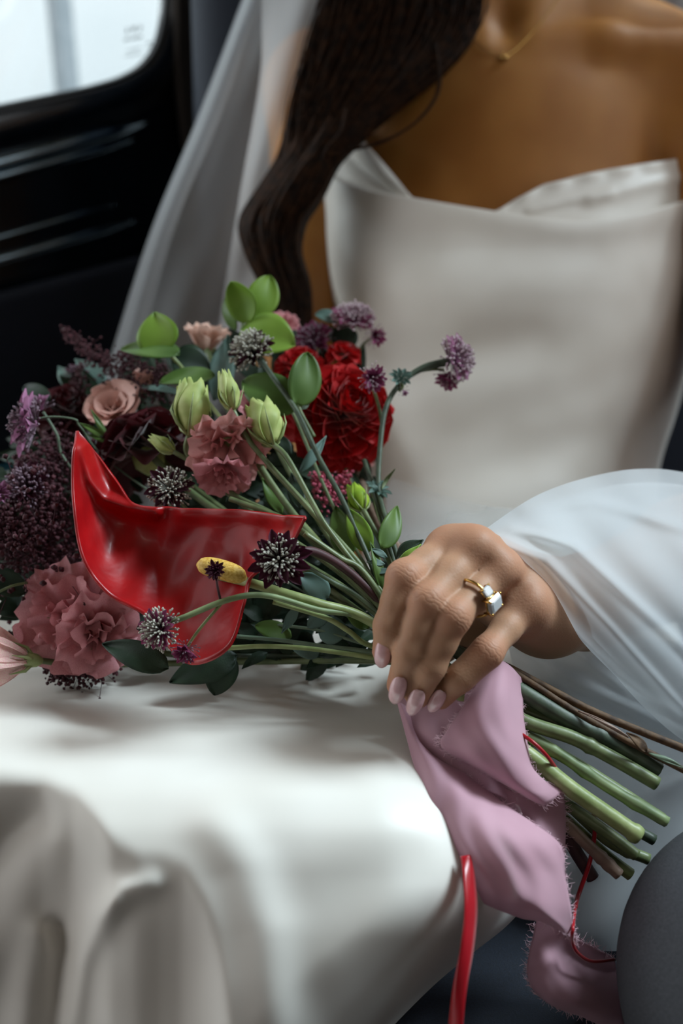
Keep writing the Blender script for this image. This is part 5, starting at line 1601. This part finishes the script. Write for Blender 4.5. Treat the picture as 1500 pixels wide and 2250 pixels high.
loose('bright green stem along the bottom of the bouquet', full([(500, 1424, .492), (580, 1420, .488), (667, 1424, .484), (760, 1436, .482), (830, 1446, .480)], 'brown_k'), 11, GREEN_L)
loose('darker thin stem just above the bottom stem', [(520, 1398, .496), (610, 1406, .494), (700, 1418, .490), (820, 1432, .486), (930, 1450, .486)], 9, STEM_GREY)
loose('forked green stem above the red anthurium edge', full([(505, 1096, .515), (545, 1110, .510), (585, 1124, .506), (640, 1150, .502), (760, 1245, .492)], 'olive_l'), 12, GREEN)
loose('short dark stem beside the thistle bud', [(800, 1012, .565), (812, 1050, .55), (825, 1090, .54), (850, 1180, .52), (900, 1350, .488)], 11, GREEN_D)
loose('long flat brown twig along the top of the cut stems', CUT['twig_a'], 18, TWIG, name='twig')
r_ = loose('thin dark twig with a dried bud between the cut stems', CUT['twig_b'], 15, TWIG, (0.55,), name='twig')
leaf(r_, (1420, 1650, .452), (1376, 1610, .450), 24, (0.2, 0.4, 0.9), TWIG, shape='egg', name='dried_bud')
leaf(r_, (1380, 1620, .452), (1270, 1562, .458), 9, (0.2, 0.4, 0.9), STEM_PINK, shape='lance', name='bark_strip')
leaf(r_, (1425, 1655, .450), (1505, 1690, .446), 12, (0.2, 0.4, 0.9), STEM_GREY, shape='lance', name='bark_strip')
loose('brown-red stem end at the bottom of the cut stems', CUT['brown_g'], 30, STEM_MAR)


# ---- pink frayed ribbon
rib = empty('ribbon', P(1060, 1760, .43), label='frayed dusty pink chiffon ribbon tied round the stems', cat='ribbon')
def ribbon_piece(name, ctrl, edges, seed, nu=40, nv=36, rip=0.0012):
    rng = np.random.default_rng(seed)
    G = csurf(ctrl, nu, nv)
    X, Y = G[..., 0], G[..., 1]
    G[..., 2] -= rip * (np.sin((X * 0.7 - Y * 0.4) / 19.0 + seed) + 0.6 * np.sin((X * 0.3 + Y) / 31.0) + 0.35 * np.sin((X * 0.9 - Y * 0.25) / 8.0 + 2 * np.sin(Y / 40.0)))
    o = sheet(name, G, CHIFFON, rib)
    md = o.modifiers.new('thickness', 'SOLIDIFY'); md.thickness = 0.0003
    b = MB()
    for e in edges:
        L_ = {'top': G[0], 'bottom': G[-1], 'left': G[:, 0], 'right': G[:, -1]}[e]
        inner = {'top': G[1], 'bottom': G[-2], 'left': G[:, 1], 'right': G[:, -2]}[e]
        W, Wi = PA(L_), PA(inner)
        n = int(np.linalg.norm(np.diff(W, axis=0), axis=1).sum() / 0.00042)
        for q in range(n):
            t = rng.uniform(0, len(W) - 1.001)
            k = int(t); f = t - k
            p = W[k] * (1 - f) + W[k + 1] * f
            pi_ = Wi[k] * (1 - f) + Wi[k + 1] * f
            out = unit(p - pi_); al = unit(W[k + 1] - W[k])
            ln = rng.uniform(0.0012, 0.0050)
            d1 = unit(out + al * rng.uniform(-0.8, 0.8) + rng.normal(size=3) * 0.35)
            d2 = unit(d1 + rng.normal(size=3) * 0.7)
            b.tube([p - out * 0.0006, p + d1 * ln * 0.5, p + d1 * ln * 0.5 + d2 * ln * 0.5], [0.00013, 0.00011, 0.00005], 3, False)
    if edges:
        b.build('frayed_edge', FRAY, o, kind='stuff')
    return o
ribbon_piece('wrap', [[(872, 1500, .476), (960, 1500, .466), (1060, 1470, .465), (1120, 1470, .480)], [(878, 1545, .470), (960, 1562, .458), (1050, 1530, .458), (1130, 1540, .470)],
                      [(905, 1605, .456), (965, 1620, .448), (1030, 1620, .449), (1110, 1640, .462)], [(950, 1665, .452), (1000, 1680, .448), (1060, 1700, .450), (1120, 1720, .462)], [(1000, 1710, .452), (1050, 1730, .449), (1100, 1750, .452), (1140, 1770, .458)]], (), 1)
ribbon_piece('upper_fold', [[(1062, 1482, .456), (1088, 1450, .455), (1118, 1462, .458), (1150, 1496, .468)], [(1022, 1545, .448), (1070, 1530, .440), (1110, 1530, .442), (1148, 1560, .456)],
                            [(985, 1602, .444), (1050, 1606, .434), (1108, 1600, .436), (1156, 1622, .450)], [(972, 1642, .444), (1050, 1662, .433), (1120, 1668, .434), (1168, 1685, .446)],
                            [(1060, 1695, .445), (1115, 1718, .437), (1160, 1732, .437), (1205, 1722, .446)], [(1172, 1760, .446), (1192, 1768, .443), (1212, 1758, .443), (1240, 1734, .448)]], ('right', 'bottom', 'left'), 2)
ribbon_piece('under_fold', [[(1040, 1690, .462), (1130, 1740, .458), (1238, 1738, .456)], [(1080, 1750, .458), (1170, 1790, .452), (1242, 1800, .455)], [(1140, 1820, .450), (1200, 1850, .446), (1240, 1875, .452)]], ('right',), 3)
ribbon_piece('tail', [[(872, 1540, .462), (882, 1546, .459), (892, 1552, .461)], [(892, 1615, .455), (914, 1625, .449), (938, 1645, .453)], [(912, 1690, .446), (965, 1692, .437), (1022, 1702, .446)],
                      [(940, 1760, .434), (1025, 1765, .424), (1115, 1772, .440)], [(970, 1830, .426), (1085, 1835, .413), (1226, 1852, .436)], [(1000, 1905, .423), (1115, 1912, .409), (1240, 1925, .433)],
                      [(1040, 1970, .424), (1150, 1975, .410), (1252, 1990, .434)], [(1140, 2015, .430), (1200, 2015, .420), (1258, 2040, .438)], [(1180, 2020, .436), (1225, 2040, .430), (1264, 2072, .442)]], ('right', 'bottom'), 4, nu=70, nv=40, rip=0.0016)
ribbon_piece('trailing_end', [[(1182, 2012, .450), (1222, 2030, .446), (1262, 2060, .452), (1300, 2078, .460), (1350, 2105, .470)], [(1170, 2060, .450), (1214, 2080, .446), (1262, 2100, .460), (1302, 2122, .468), (1355, 2140, .478)],
                              [(1158, 2125, .448), (1200, 2130, .438), (1250, 2148, .444), (1300, 2172, .455), (1362, 2185, .466)], [(1166, 2165, .448), (1210, 2190, .440), (1265, 2200, .442), (1312, 2220, .452), (1368, 2235, .462)],
                              [(1185, 2190, .455), (1225, 2215, .450), (1275, 2232, .452), (1320, 2252, .460), (1375, 2270, .470)]], ('top', 'bottom', 'left'), 5)

# ---- red satin ribbon and red cord
C = crom([(1022, 1880, .414), (1030, 1930, .408), (1034, 2000, .402), (1026, 2080, .398), (1010, 2170, .396), (998, 2280, .396), (985, 2380, .40)], 60)
Wd_ = PA(C)
T_ = np.gradient(C[:, :2], axis=0)
T_ /= np.linalg.norm(T_, axis=1)[:, None]
hw = np.linspace(12, 17, 60)
Gr = np.zeros((60, 5, 3))
for k in range(5):
    v = -1 + k / 2
    Gr[:, k, 0] = C[:, 0] + v * hw * -T_[:, 1] * -1
    Gr[:, k, 1] = C[:, 1] - v * hw * T_[:, 0]
    Gr[:, k, 2] = C[:, 2] - 0.0006 * (1 - v * v) + 0.003 * v * np.sin(np.linspace(0, 5, 60))
o = sheet('red_ribbon', Gr, REDSATIN, None, 0.0004, label='narrow red satin ribbon hanging over the skirt edge', cat='ribbon')
cord = empty('cord', P(1290, 1850, .47), label='thin red cord looping among the cut stems and pink ribbon', cat='cord')
for pth, w in (([(1140, 1610, .450), (1172, 1632, .446), (1200, 1660, .446), (1222, 1690, .452)], 9), ([(1270, 1745, .462), (1300, 1775, .466), (1306, 1820, .468), (1302, 1862, .468), (1292, 1905, .468), (1272, 1962, .462), (1263, 1995, .450)], 10),
               ([(1263, 1995, .450), (1258, 2040, .432), (1257, 2070, .438), (1270, 2095, .442), (1300, 2112, .450), (1350, 2108, .462)], 8)):
    stem(cord, pth, w, REDSATIN, 'cord_length', sides=8)
